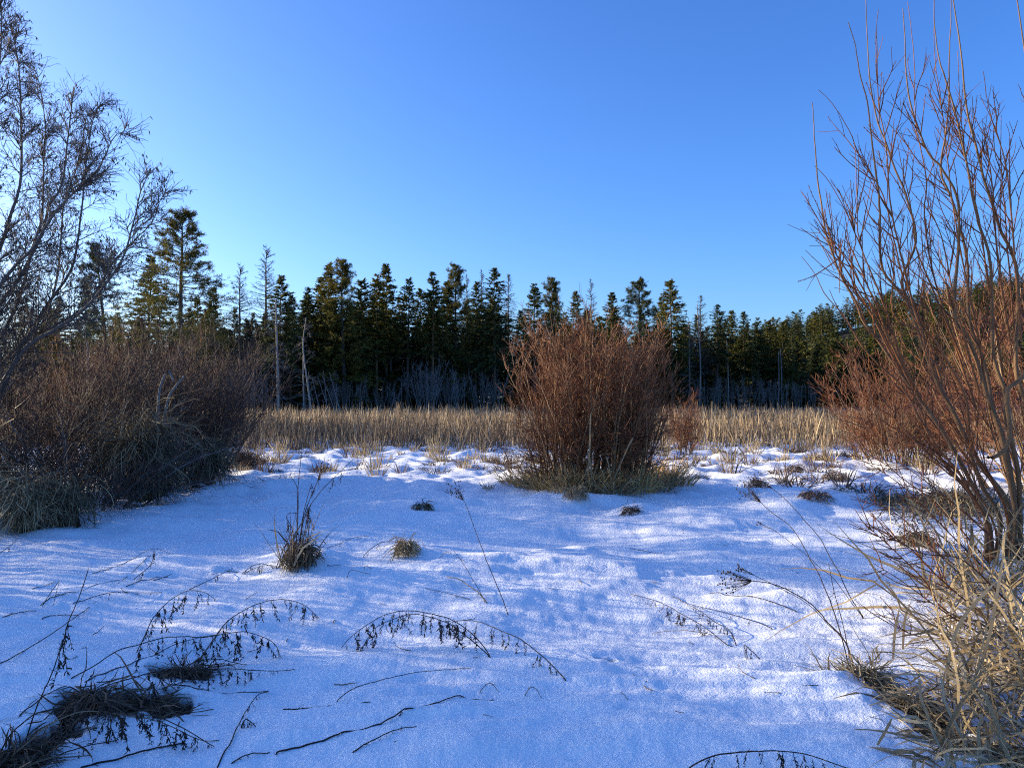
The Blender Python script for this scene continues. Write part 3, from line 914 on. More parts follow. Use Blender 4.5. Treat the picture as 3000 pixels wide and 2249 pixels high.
for k, (px, py, R, H, n, mat, lab) in enumerate([
    (405, 1480, .42, 1.3, 1100, 'grey_grass', 'tall thatch-like heap of drooping grey grass under the left thicket'),
    (585, 1425, .48, .75, 800, 'grey_grass', 'broad heap of drooping grey grass at right end of left thicket'),
    (75, 1555, .27, .58, 520, 'grass', 'sunlit yellowish grass heap at the left edge of the snow'),
    (190, 1535, .30, .55, 420, 'grey_grass', 'dark drooping grass heap right behind the sunlit yellowish one'),
    (-90, 1530, .55, .9, 600, 'grey_grass', 'grey grass heap cut by the left edge'),
    (715, 1375, .45, .4, 600, 'brown_grass', 'low brown grass heap where the left thicket ends')]):
    drape('grass_heap', lab, at_ground(px, py), R, H, n, 500 + k, mat, group='grass heaps under the left thicket')

# skirt of grass around the bush: separate tufts
skirt = [tuft_mesh(520 + k, 130, .70, .30, .015, m, .2, .8) for k, m in enumerate(('straw', 'straw', 'grass'))]
rng = np.random.default_rng(31)
for k, (px, py) in enumerate([(1515, 1420), (1550, 1425), (1585, 1432), (1620, 1428), (1655, 1436), (1695, 1430), (1730, 1440), (1765, 1436),
                              (1800, 1444), (1840, 1438), (1880, 1442), (1920, 1436), (1955, 1425), (1990, 1420), (1570, 1400), (1640, 1400),
                              (1720, 1405), (1800, 1405), (1890, 1400), (1960, 1400)]):
    p = gpt(px, py)
    nth = ['first', 'second', 'third', 'fourth', 'fifth', 'sixth', 'seventh', 'eighth', 'ninth', 'tenth', 'eleventh', 'twelfth', 'thirteenth', 'fourteenth'][k % 14]
    o = thing('grass_tuft', 'dry grass tuft, %s from the left in the %s row at the reddish bush foot' % (nth, 'front' if k < 14 else 'rear'), 'grass tuft', tuple(p), 'grass tufts around the foot of the bush')
    o.rotation_euler = (0, 0, rng.uniform(0, 6.28)); o.scale = (.85, .85, rng.uniform(.55, 1.0))
    link('blades', skirt[k % 3], o)

# tall reeds leaning in the bush
def reed(pts, dY, w, label, mat='grass', name='reed_stalk', cat='reed'):
    b = gpt(*pts[0])
    P = np.array([b] + [at(px, py, b[1] + dY * i / (len(pts) - 1)) for i, (px, py) in list(enumerate(pts))[1:]])
    Q = spline(P, 14)
    root = thing(name, label, cat, tuple(b))
    g = Geo(); Q = Q - b
    g.ribbons(Q[None], (w * np.interp(np.linspace(0, 1, 14), [0, .3, .8, 1], [.7, 1, .9, .2]))[None], np.array([[1., .3, 0]]))
    link('blade', g.mesh('blade', M[mat]), root)


reed([(1722, 1435), (1725, 1360), (1728, 1290), (1730, 1210)], -.2, .03, 'tall pale reed standing against the middle of the reddish bush')
reed([(1735, 1440), (1732, 1370), (1722, 1330), (1712, 1350)], -.3, .03, 'pale bent reed left of the tall one in the bush')
reed([(1780, 1440), (1800, 1400), (1835, 1320), (1855, 1278), (1848, 1300)], -.3, .025, 'yellow reed leaning right across the bush foot')
reed([(1795, 1445), (1785, 1370), (1775, 1335), (1785, 1360)], -.3, .02, 'short bent reed at the middle of the bush foot')

# ------------------------------------------------------------------ small tufts on the snow before the cattails
small = [tuft_mesh(540 + k, n, h, r, .012, m, b, sp) for k, (n, h, r, m, b, sp) in enumerate([
    (45, .30, .12, 'grass', .1, .6), (70, .24, .17, 'brown_grass', .3, .9), (30, .42, .11, 'grass', .05, .5), (90, .20, .24, 'grey_grass', .45, 1.2),
    (24, .38, .08, 'brown_grass', .02, .4)])]
rng = np.random.default_rng(33)
cnt = 0
while cnt < 295:
    y = rng.uniform(11.5, 23.5); px = rng.uniform(640, 2950)
    x = (px - CX) / FPX * y
    if rng.uniform() > np.interp(y, [11.5, 15, 19, 23], [.10, .35, .9, 1]):
        continue
    if y < 15 and px < 1500 and rng.uniform() < .7:
        continue
    if pn(x / 1.3, y / 1.3, 47) < -.15:
        continue
    o = thing('small_tuft', 'small dry grass tuft poking through the snow before the cattails', 'grass tuft', (x, y, gz(x, y)), 'small tufts before the cattails')
    o.rotation_euler = (0, 0, rng.uniform(0, 6.28)); s_ = rng.uniform(.7, 1.6); o.scale = (s_, s_, s_)
    link('blades', small[rng.integers(5)], o)
    cnt += 1

for k, (px, py, R, H, n, mat, lab) in enumerate([
    (1690, 1438, .36, .22, 260, 'grey_grass', 'rounded grass tussock in snow against the bush foot'),
    (1690, 1478, .24, .16, 220, 'grass', 'small dark straw tussock in the snow below the rounded one'),
    (1850, 1502, .20, .08, 140, 'brown_grass', 'flat dark patch of straw in the snow right of the tussocks'),
    (1240, 1492, .18, .09, 120, 'grey_grass', 'flat straw arch half under snow left of centre'),
    (1192, 1622, .15, .14, 200, 'grass', 'small domed grass tussock in the middle foreground snow'),
    (878, 1655, .17, .2, 300, 'grey_grass', 'grassy foot of the standing weed clump'),
    (2385, 1462, .34, .12, 200, 'brown_grass', 'low dark straw tussock right of the umbel heads'),
    (2450, 1410, .45, .16, 260, 'brown_grass', 'dark straw tussock at the front of the right bush'),
    (2330, 1388, .3, .16, 200, 'brown_grass', 'dark tussock halfway between red shrub and right bush'),
    (2620, 1475, .7, .14, 300, 'grey_grass', 'long flat straw mat left of the willow foot'),
    (2800, 1500, .9, .28, 700, 'grey_grass', 'broad straw mound behind the willow stems'),
    (2690, 1600, .22, .16, 260, 'grey_grass', 'round straw tussock left below the willow'),
    (2215, 1420, .2, .14, 130, 'brown_grass', 'dark small tussock behind the tall dry stems')]):
    drape('grass_tussock', lab, at_ground(px, py), R, H, n, 560 + k, mat, .009, cat='grass tussock', flat_y=1.)

for k, (px, py, R_, H_, lab) in enumerate([(60, 2215, .17, .09, 'dark matted grass in the hollow at the bottom left corner'), (270, 2090, .15, .10, 'dark matted grass at the left end of the long hollow'),
                                           (430, 2072, .17, .09, 'dark matted grass at the right end of the long hollow'), (540, 1978, .12, .07, 'dark matted grass in the small hollow above the long one'),
                                           (2535, 2010, .13, .09, 'tan matted grass in the hollow under the tall right stems'), (2680, 2095, .15, .10, 'tan matted grass in the right hollow beside the corner grass')]):
    fx, fy = flat(px, py)
    drape('grass_tussock', lab, (fx, fy), R_, H_ + .07, 420, 590 + k, 'brown_grass' if px < 1000 else 'grass', .007, cat='grass tussock', flat_y=.7)

# ------------------------------------------------------------------ dead weeds lying and arching over the snow
rng = np.random.default_rng(41)


def leaf_mesh(seed):
    r = np.random.default_rng(seed)
    g = Geo()
    P = grow(np.zeros((1, 3)), np.array([[.1, 0, -1]]), .125, 8, .16, .1, r)
    g.tubes(P, taper(8, .0014, .001, 1), 4)
    k, _, _ = shoots(P, 16, .1, 1, .9, .032, 5, .5, .25, r, Lfall=.2)
    g.ribbons(k, .0060 * np.array([.6, 1, 1, .8, .3])[None] * np.ones((len(k), 1)), None, r)
    return g.mesh('dried_leaf', M['dead_leaf'])


LEAVES = [leaf_mesh(600 + k) for k in range(7)]


def T(ox, oy, s):
    return lambda pts: [(ox + a / s, oy + b / s) for a, b in pts]


t8 = T(0, 1500, 2.213); t3 = T(700, 1650, 2.212); t4 = T(1600, 1600, 2.212); t6 = T(2100, 1250, 3.317); t2 = T(700, 1250, 2.949)


def weed(pts, label, leaves=0, r=.0026, tip='ground', mat='weed', t0=.15, t1=1., ls=1., name='dead_weed_stem', dy=0., base_end=0, heads=None, group='dead weed stems over the snow'):
    """pts in photo pixels. tip 'ground': both ends rest on the snow; else the stem stands up from its base end"""
    if base_end:
        pts = pts[::-1]
    n = max(16, len(pts) * 4)
    q = spline(pts, n)
    b = gpt(*q[0])
    e = gpt(*q[-1]) if tip == 'ground' else None
    f = np.linspace(0, 1, n)
    # equal image steps are not equal depth steps: interpolate the inverse depth
    Yd = 1 / ((1 - f) / b[1] + f / e[1]) if tip == 'ground' else b[1] + dy * f
    P = np.array([at(px, py, y) for (px, py), y in zip(q, Yd)])
    P[:, 2] = np.maximum(P[:, 2], ground_z(P[:, 0], P[:, 1]) + .003)
    P[1:-1] += np.cumsum(rng.normal(0, .0016, (n - 2, 3)), 0) * np.sin(np.linspace(0, math.pi, n - 2))[:, None]
    P[0, 2] -= .02
    r = r * 1.3
    root = thing(name, label, 'weed', tuple(b), group)
    P = P - b
    g = Geo(); g.tubes(P[None], taper(n, r, r * .6, 1), 5)
    # nodes and short stubs
    st, _, _ = shoots(P[None], np.array([max(3, leaves // 2)]), .1, 1, .6, .035, 3, .1, 0, rng)
    g.tubes(st, taper(3, r * .5, r * .3, len(st)), 3)
    link('stem', g.mesh('stem', M[mat]), root)
    leaves = int(leaves * 1.4)
    for k in range(leaves):
        t = min(.995, max(.05, t0 + (t1 - t0) * (k + rng.uniform(-.5, 1.5)) / leaves))
        p, tt = sample(P[None], np.array([0]), np.array([t]))
        o = link('dried_leaf', LEAVES[rng.integers(7)], root, tuple(p[0]))
        clear = p[0, 2] + b[2] - gz(p[0, 0] + b[0], p[0, 1] + b[1])
        s_ = min(1.35, ls * rng.uniform(.5, 1.45))
        s_ = max(.42, min(s_, max(clear, .03) / .085))
        o.scale = (s_, s_, s_); o.rotation_euler = (rng.normal(0, .15), rng.normal(0, .15), rng.uniform(0, 6.28))
    if heads:
        for hx, hy, hr, nn in heads:
            y = P[-1, 1] + b[1]
            h0 = at(hx, hy, y) - b
            hg = Geo()
            src = np.repeat(P[-4 if len(P) > 4 else 0][None], nn, 0)
            m = hr / FPX * y
            ends = h0 + rng.uniform(-1, 1, (nn, 3)) * m * np.array([1.1, .9, 1.2])
            mid = (src * .55 + ends * .45) + rng.normal(0, .1, (nn, 3)) * m
            C = np.stack([src, mid, ends], 1)
            hg.tubes(C, taper(3, r * .3, r * .2, nn), 3)
            kn = np.stack([ends - [0, 0, .005], ends - [0, 0, .0025], ends + [0, 0, .0025], ends + [0, 0, .005]], 1)
            hg.tubes(kn, np.repeat(np.array([[.0018, .0056, .0056, .0018]]), nn, 0), 5)
            link('seed_head', hg.mesh('seed_head', M['dead_leaf']), root)
    return root


WEEDS = [
    (t8([(-60, 1020), (200, 870), (400, 740), (600, 600), (760, 500), (860, 430), (950, 360), (1010, 290)]), 'long straight dark stem running diagonally in from the left edge', 12, dict(t0=.5)),
    (t8([(160, 1500), (230, 1280), (330, 1050), (400, 870), (440, 720), (500, 580), (550, 440), (572, 370)]), 'dark stem standing upright near the left edge, crossing the long diagonal', 4, dict(tip='up', dy=.25, t0=.55, t1=.72, ls=1.2)),
    (t8([(880, 915), (930, 820), (1000, 680), (1100, 580), (1200, 520), (1280, 512), (1340, 525), (1400, 570)]), 'small arched stem with hanging leaves nearest the left diagonal stem', 11, {}),
    (t8([(1210, 510), (1350, 440), (1510, 365)]), 'short straight rising stem right above the small arch', 5, dict(t0=.4)),
    (t8([(1280, 970), (1400, 800), (1480, 700), (1600, 620), (1700, 575), (1820, 558), (1920, 575), (1990, 610), (2070, 690)]), 'arched stem with many hanging leaves below the standing weed clump', 15, dict(t0=.2)),
    (t8([(440, 1085), (600, 1000), (760, 900), (900, 860), (1050, 815), (1180, 800), (1330, 805), (1500, 775), (1600, 770), (1740, 820), (1800, 880), (1810, 940)]), 'long low arched stem ending in a curl above the dark hollow', 16, dict(t0=.35)),
    (t8([(-20, 1600), (60, 1450), (140, 1370), (230, 1300), (400, 1260), (560, 1235), (700, 1240), (820, 1260), (960, 1310), (1100, 1370), (1250, 1440), (1390, 1520)]), 'dark stem arching over the left hollow down to the right', 15, dict(t0=.35, ls=1.2)),
    (t8([(-20, 1658), (120, 1540), (280, 1400), (400, 1330), (520, 1290), (620, 1280), (720, 1285), (850, 1310), (1000, 1330), (1130, 1380), (1300, 1470), (1420, 1480)]), 'yellowish stem arching over the left hollow in the corner', 5, dict(mat='straw_stem', t0=.5)),
    (t8([(560, 1190), (700, 1120), (850, 1075), (1000, 1030), (1200, 1020), (1430, 1010), (1650, 1020), (1800, 1025), (1910, 1020)]), 'level stem with hanging leaves above the rear of the left hollow', 18, dict(ls=1.1, t0=.3)),
    (t8([(520, 1235), (700, 1090), (900, 980), (1100, 870), (1300, 810), (1400, 795)]), 'straight stem rising right from the left hollow', 6, dict(t0=.4, ls=1.3)),
    (t8([(1130, 1040), (1280, 960), (1430, 950), (1500, 970), (1600, 990)]), 'thin low bow over the rear edge of the left hollow', 3, {}),
    (t8([(1250, 1010), (1340, 890), (1400, 800), (1440, 740), (1480, 700)]), 'stem leaning under the leafy arch above the left hollow', 12, dict(ls=1.2)),
    (t8([(1400, 1680), (1480, 1530), (1550, 1390), (1620, 1270), (1680, 1180), (1740, 1165)]), 'slanted stem with hanging leaves right of the left hollow', 8, {}),
    (t8([(500, 1665), (700, 1620), (850, 1605), (950, 1570), (1100, 1535), (1200, 1500)]), 'brown twig lying on snow at the bottom edge', 5, dict(r=.004)),
    (t8([(200, 1670), (350, 1580), (500, 1520), (620, 1495), (770, 1475)]), 'thin bowed stem lying below the left hollow', 4, {}),
    (t8([(450, 610), (600, 550), (740, 515), (880, 520), (1050, 520)]), 'thin bent stem lying flat near the long diagonal stem', 2, {}),
    (t8([(240, 615), (400, 560), (550, 500), (680, 460), (780, 440)]), 'thin straight stem lying flat in the left snow', 0, {}),
    (t8([(580, 405), (700, 370), (830, 320), (920, 270), (1000, 235), (1100, 265)]), 'bent straw stem with a kinked tip in the left snow', 0, dict(mat='straw_stem')),
    (t8([(860, 440), (930, 380), (985, 310), (1000, 245)]), 'leaning stem joining the kinked straw tip', 3, dict(tip='up', dy=.0)),
    (t8([(270, 612), (330, 520), (380, 440), (362, 520), (348, 600)]), 'straw folded into a sharp upturned V at left', 0, dict(r=.002)),
    (t8([(5, 685), (80, 660), (150, 648), (235, 640)]), 'short dark twig lying at the left edge', 0, {}),
    (t8([(260, 700), (380, 680), (510, 665)]), 'short dark twig lying right of the one at the left edge', 0, {}),
    (t8([(200, 500), (280, 480), (360, 450)]), 'short thin twig lying near the folded straw', 0, {}),
    (t8([(-20, 280), (60, 220), (120, 165)]), 'dark twig slanting up at the left edge below the yellowish grass heap', 2, dict(tip='up', dy=.2)),
    (t8([(800, 490), (960, 440), (1090, 420)]), 'short stem with a thick dark tip beside the long diagonal', 2, {}),
    (t8([(1090, 1185), (1340, 1188), (1500, 1180), (1740, 1160)]), 'level thin stem lying right of the long left hollow', 5, dict(ls=.7)),
    (t8([(600, 1235), (760, 1150), (900, 1108), (1080, 1068), (1250, 1055)]), 'second level stem just over the top edge of the long hollow', 9, dict(ls=1.2, t0=.2)),
    (t8([(930, 1290), (965, 1185), (990, 1095)]), 'short upright stalk standing in the long left hollow', 2, dict(tip='up', dy=.05)),
    (t8([(110, 1335), (300, 1290), (430, 1262)]), 'short reddish stem bridging the hollow near the left edge', 2, {}),
    (t8([(1570, 402), (1660, 360), (1740, 340), (1800, 352)]), 'short low arch just left below the standing weed clump', 6, dict(ls=.6)),
    (t8([(40, 1640), (70, 1440), (115, 1428), (135, 1500)]), 'hooked stem in the bottom left corner', 3, {}),
    (t8([(1560, 1395), (1600, 1340), (1660, 1390)]), 'small nodding stem with a dark head right of the slanted one', 5, dict(ls=.7)),
    (t8([(700, 1500), (715, 1420), (735, 1290)]), 'short stalk standing below the right end of the long hollow', 4, dict(tip='up', dy=.05)),
    (t3([(1635, 612), (1580, 530), (1480, 430), (1360, 360), (1200, 320), (1060, 310), (960, 330), (860, 380), (770, 440), (700, 500), (665, 545)]), 'large arched stem with many hanging leaves in the centre foreground', 18, dict(t0=.12)),
    (t3([(1632, 606), (1500, 490), (1380, 400), (1250, 345), (1130, 322), (1040, 345), (960, 375), (880, 420), (800, 540)]), 'second arched stem just inside the large centre arch', 12, dict(t0=.3)),
    (t3([(2130, 775), (2060, 690), (1960, 600), (1860, 520), (1760, 460), (1650, 410), (1550, 372), (1460, 365), (1390, 375), (1290, 425)]), 'long arched stem with spaced hanging leaves right of the large arch', 12, dict(t0=.1, ls=1.3)),
    (t3([(620, 900), (720, 820), (850, 770), (1000, 735), (1150, 705), (1300, 690), (1500, 680)]), 'bare thin stem bowed low below the large centre arch', 0, dict(r=.002)),
    (t3([(260, 950), (400, 940), (550, 930), (700, 915), (850, 900)]), 'short level stem with stubby leaves below the bare thin bow', 8, dict(ls=.6)),
    (t3([(225, 1240), (260, 1215), (400, 1190), (550, 1160), (700, 1135), (850, 1115), (960, 1085), (1050, 1055), (1160, 1050), (1280, 1000), (1400, 950), (1650, 885)]), 'longest stem lying near the bottom edge with comb-like leaves', 16, dict(t1=.75, ls=.8, r=.0034)),
    (t3([(720, 1230), (800, 1205), (920, 1150), (1020, 1100), (1150, 1060)]), 'short stem merging into the longest lying stem', 5, dict(ls=.6)),
    (t3([(-60, 1300), (0, 1275), (100, 1255), (200, 1225)]), 'short twig at the bottom edge left of the longest lying stem', 4, {}),
    (t4([(1225, 655), (1180, 640), (1110, 585), (1050, 540), (950, 475), (850, 420), (740, 365), (620, 325), (550, 310)]), 'leftmost of three low leafy stems pointing left on the right snow', 16, dict(ls=1.)),
    (t4([(1235, 645), (1200, 560), (1160, 520), (1080, 480), (1000, 420), (900, 365), (820, 325)]), 'middle of three low leafy stems, with a steep foot', 14, dict(ls=1.)),
    (t4([(1480, 540), (1400, 500), (1280, 460), (1150, 420), (1050, 400), (950, 380)]), 'rightmost of three low leafy stems, bare and brown', 4, dict(ls=.6)),
    (t4([(1640, 432), (1550, 395), (1450, 370), (1350, 345), (1250, 330), (1150, 315), (1060, 303)]), 'low leafy stem just below the dark umbel', 16, dict(ls=1.)),
    (t4([(1090, 575), (1000, 555), (900, 545), (780, 548), (690, 562)]), 'thin straw stem lying below the three low leafy stems', 1, dict(mat='straw_stem', r=.002)),
    (t4([(900, 1450), (1000, 1390), (1120, 1345), (1300, 1325), (1460, 1330), (1640, 1345), (1800, 1385), (1980, 1445)]), 'arched stem with hanging leaves at the bottom edge right of centre', 11, dict(ls=.9)),
    (t4([(1395, 735), (1340, 690), (1278, 632), (1300, 700), (1310, 730)]), 'dark stem folded into a triangle over a small dark hollow', 3, dict(ls=.4)),
    (t4([(530, 10), (640, 28), (765, 50)]), 'short dark twig lying on the open middle snow', 1, dict(r=.002)),
    (t2([(700, 1080), (780, 1040), (880, 1010), (960, 970), (1120, 940)]), 'low stem reaching right from the standing weed clump', 4, dict(ls=.7)),
    (t2([(1065, 1130), (1130, 1060), (1220, 1000), (1300, 985), (1400, 985), (1520, 1020)]), 'small arched stem over the domed tussock', 7, dict(ls=.9)),
    (t2([(20, 1270), (100, 1215), (200, 1190), (320, 1210)]), 'small arched stem left of the standing weed clump', 5, dict(ls=.6)),
    (t2([(930, 1310), (965, 1240), (1050, 1250), (1135, 1270)]), 'thin straw bent flat below the domed tussock', 0, dict(mat='straw_stem', r=.002)),
    (t2([(1080, 1230), (1100, 1200), (1155, 1225)]), 'tiny bent straw below the domed tussock', 0, dict(mat='straw_stem', r=.002)),
    (t2([(1725, 1140), (1795, 1085), (1870, 1120), (1950, 1158)]), 'bent straw left of the tall centre stem', 0, dict(mat='straw_stem', r=.002)),
    (t2([(2150, 1530), (2080, 1440), (1990, 1370), (1900, 1310), (1800, 1295)]), 'pale straw tuft stem leaning left at foot of the tall centre stem', 1, dict(mat='straw_stem', r=.004)),
    (t2([(2020, 1500), (1900, 1460), (1780, 1430), (1615, 1397)]), 'thin twig lying left of the tall centre stem foot', 2, dict(r=.002)),
    (t3([(1555, 840), (1615, 775), (1685, 830)]), 'straw folded into an upright tent, left of two', 0, dict(mat='straw_stem', r=.002)),
    (t3([(1850, 855), (1908, 797), (1965, 875)]), 'straw folded into an upright tent, right of two', 0, dict(mat='straw_stem', r=.002)),
]
for pts, lab, lv, kw in WEEDS:
    weed(pts, lab, lv, **kw)

# standing dry stems
weed(t2([(2330, 1630), (2212, 1310), (2130, 1120), (2040, 880), (1960, 670), (1890, 560), (1860, 525)]), 'tall thin stem with a small umbel leaning left mid foreground', 0, .0026, 'up', dy=.5, heads=[(1330, 1430, 20, 22)])
weed(t2([(2130, 1510), (2040, 1350), (1940, 1180), (1850, 1060)]), 'thin bare stem left beside the tall centre stem', 0, .002, 'up', dy=.3)
weed(t4([(2000, 790), (1940, 620), (1850, 520), (1720, 380), (1600, 300), (1500, 255), (1400, 230), (1300, 222), (1250, 218)]), 'curved stem with a large dark seed umbel pointing left', 1, .0032, 'up', dy=.3, heads=[(2140, 1705, 30, 40)])
weed(t4([(1995, 785), (1935, 615), (1840, 512), (1710, 375), (1500, 255), (1380, 200), (1300, 160), (1262, 148)]), 'thin stem with a small seed cluster above the large dark umbel', 0, .002, 'up', dy=.32, heads=[(2165, 1663, 10, 12)])
weed(t4([(1960, 780), (1925, 620), (1850, 370), (1780, 200), (1700, 60)]) + t6([(900, 1250), (800, 1080), (700, 960), (540, 840), (400, 710), (320, 640)]), 'tall dry stem leaning left from the right hollow, with a wide umbel', 0, .003, 'up', dy=1.2, heads=[(2185, 1435, 22, 34)])
weed(t4([(2065, 470), (1980, 340), (1900, 180)]) + t6([(1200, 1440), (1100, 1280), (1000, 1090), (860, 930), (700, 740), (540, 600), (430, 520)]), 'tallest dry stem on the right leaning over the snow', 0, .003, 'up', dy=.8, heads=[(2215, 1400, 14, 20)])
weed(t4([(2060, 470), (1970, 345)]) + t6([(1150, 1470), (1000, 1340), (900, 1250), (700, 1100), (550, 1000), (410, 935)]), 'thin dry stem with a tiny head below the wide umbel', 0, .0022, 'up', dy=.6, heads=[(2222, 1532, 6, 6)])
weed(t4([(1975, 760), (1935, 560), (1900, 420), (1870, 300), (1830, 110)]), 'short dry stem standing among the tall right stems', 2, .0024, 'up', dy=.3, ls=.6)
weed(t4([(1940, 775), (1850, 755), (1780, 730), (1705, 695)]), 'thin bent twig lying left of the right hollow', 0, .0016)

# the standing weed clump left of centre
cl = gpt(875, 1662)
for k, (pts, hd, lab) in enumerate([
    ([(500, 1190), (500, 900), (505, 600), (520, 400), (545, 200)], None, 'tallest upright stem of the standing weed clump'),
    ([(510, 1190), (560, 780), (640, 560), (700, 430), (745, 350)], (952, 1362, 14, 22), 'stem of the standing weed clump topped by a dark seed head'),
    ([(515, 1190), (560, 800), (680, 590), (820, 440), (990, 275)], None, 'stem of the standing weed clump leaning far right'),
    ([(490, 1190), (500, 800), (510, 560), (480, 480), (450, 430)], None, 'stem of the standing weed clump forking left'),
    ([(520, 1190), (540, 850), (580, 650), (630, 490)], None, 'short upright stem of the standing weed clump'),
    ([(530, 1190), (570, 900), (610, 700), (625, 740)], None, 'nodding stem at the right of the standing weed clump'),
    ([(320, 1215), (400, 1030), (470, 880)], None, 'stem leaning in from the left of the standing weed clump'),
    ([(480, 1190), (470, 900), (415, 790), (440, 745), (500, 745)], None, 'looped straw stem of the standing weed clump')]):
    pp = t2(pts); pp[0] = (pp[0][0], min(pp[0][1], 1662))
    weed(pp, lab, 4 if k in (1, 2, 5) else 1, .0034, 'up', dy=.2 * (k % 3 - 1), heads=[hd] if hd else None, t0=.35, group='stems of the standing weed clump', ls=1.1)
o = thing('grass_tuft', 'thin upright dark grass at the foot of the standing weed clump', 'grass tuft', tuple(cl))
link('blades', tuft_mesh(650, 60, .6, .10, .007, 'brown_grass', .08, .3), o)
o = thing('grass_tuft', 'few pale reed blades hanging left on the standing weed clump', 'grass tuft', tuple(cl + [-.1, 0, 0]))
link('blades', tuft_mesh(651, 9, .8, .08, .016, 'grass', .2, .4), o)

# straw in the hollows
for part, mat, w, lab in ((HOLLOWS[:3], 'brown_grass', .006, 'dark matted straw lying in the left snow hollow'), (HOLLOWS[3:6], 'grass', .008, 'tan matted straw lying in the right snow hollow')):
    g = Geo()
    for a, b, r, d in part:
        L_ = np.linalg.norm(b - a)
        n = int(1300 * L_) + 260
        t = rng.uniform(-.05, 1.05, n)[:, None]
        off = rng.normal(0, r * .62, (n, 2))
        c2 = a + (b - a) * t + off
        mid = a + (b - a) * np.clip(t, 0, 1)
        floor = ground_z(mid[:, 0], mid[:, 1]); here = ground_z(c2[:, 0], c2[:, 1])
        s = np.column_stack([c2, np.maximum(here + .004, floor + rng.uniform(.0, .75, n) * d)])
        ax_ = math.atan2(*(b - a)[::-1])
        th_ = ax_ + rng.normal(0, .55, n) + np.where(rng.uniform(size=n) < .5, math.pi, 0)
        dr = np.column_stack([np.cos(th_), np.sin(th_), rng.normal(.08, .16, n)])
        P = grow(s, dr, rng.uniform(.05, .26, n), 5, .16, .05, rng)
        g.ribbons(P, w * np.array([.6, 1, 1, .8, .2])[None] * rng.uniform(.4, 1.4, n)[:, None], None, rng)
    o = link('straw_litter', g.mesh('straw_litter', M[mat])); tag(o, lab, 'straw'); o['kind'] = 'stuff'

# ------------------------------------------------------------------ alder at the left edge
rng = np.random.default_rng(51)
c1 = T(0, 0, 2.2107); c2_ = T(0, 600, 2.551)
AL_Y = 10.5


def traced(stems, name, label, base_px, r_base, mats, twig_fn, Yb, group=None, gaps=None):
    b = gpt(*base_px)
    root = thing(name, label, 'tree', tuple(b), group)
    for pts, y0, y1, r0, r1 in stems:
        n = max(18, len(pts) * 4)
        q = spline(pts, n)
        Yd = np.linspace(y0, y1, n)
        P = np.array([at(px, py, y) for (px, py), y in zip(q, Yd)])
        P[:, 2] = np.maximum(P[:, 2], ground_z(P[:, 0], P[:, 1]) - .03)
        P = P - b
        P = P + np.cumsum(rng.normal(0, .0022, P.shape), 0)
        g = Geo(); g.tubes(P[None], taper(n, r0, r1, 1, .85), 7)
        st = link('stem', g.mesh('stem', M[mats[2] if len(mats) > 2 and r0 < .02 else mats[0]]), root)
        twig_fn(P, st, mats, r0)
    return root


catk = None


def alder_twigs(P, st, mats, r0):
    L = np.linalg.norm(np.diff(P, axis=0), axis=1).sum()
    g = Geo()
    k, _, _ = shoots(P[None], np.array([10.5 * L]), .22, 1, .75, 1.15, 8, .07, -.015, rng, up=.12, Lfall=.82)
    g.tubes(k, taper(8, .008, .0026, len(k)), 4)
    k2, _, _ = shoots(k, 11, .2, 1, .7, .42, 4, .11, -.01, rng)
    g.tubes(k2, taper(4, .0042, .0022, len(k2)), 3)
    k3, _, _ = shoots(k2, 1.6, .3, 1, .7, .2, 3, .1, .03, rng)
    g.ribbons(k3, taper(3, .005, .004, len(k3)), None, rng)
    link('twigs', g.mesh('twigs', M[mats[1]]), st)
    tips = np.concatenate([k2[:, -1], k2[:, 2]])
    tips = tips[rng.uniform(size=len(tips)) < .2]
    i = np.repeat(np.arange(len(tips)), 2)
    C = grow(tips[i], np.column_stack([rng.normal(0, .4, (len(i), 2)), -np.ones(len(i))]), rng.uniform(.03, .065, len(i)), 3, .1, .1, rng)
    c = Geo(); c.tubes(C, np.repeat(np.array([[.003, .0065, .003]]), len(i), 0), 3)
    ob = link('catkins', c.mesh('catkins', M['catkin']), st)


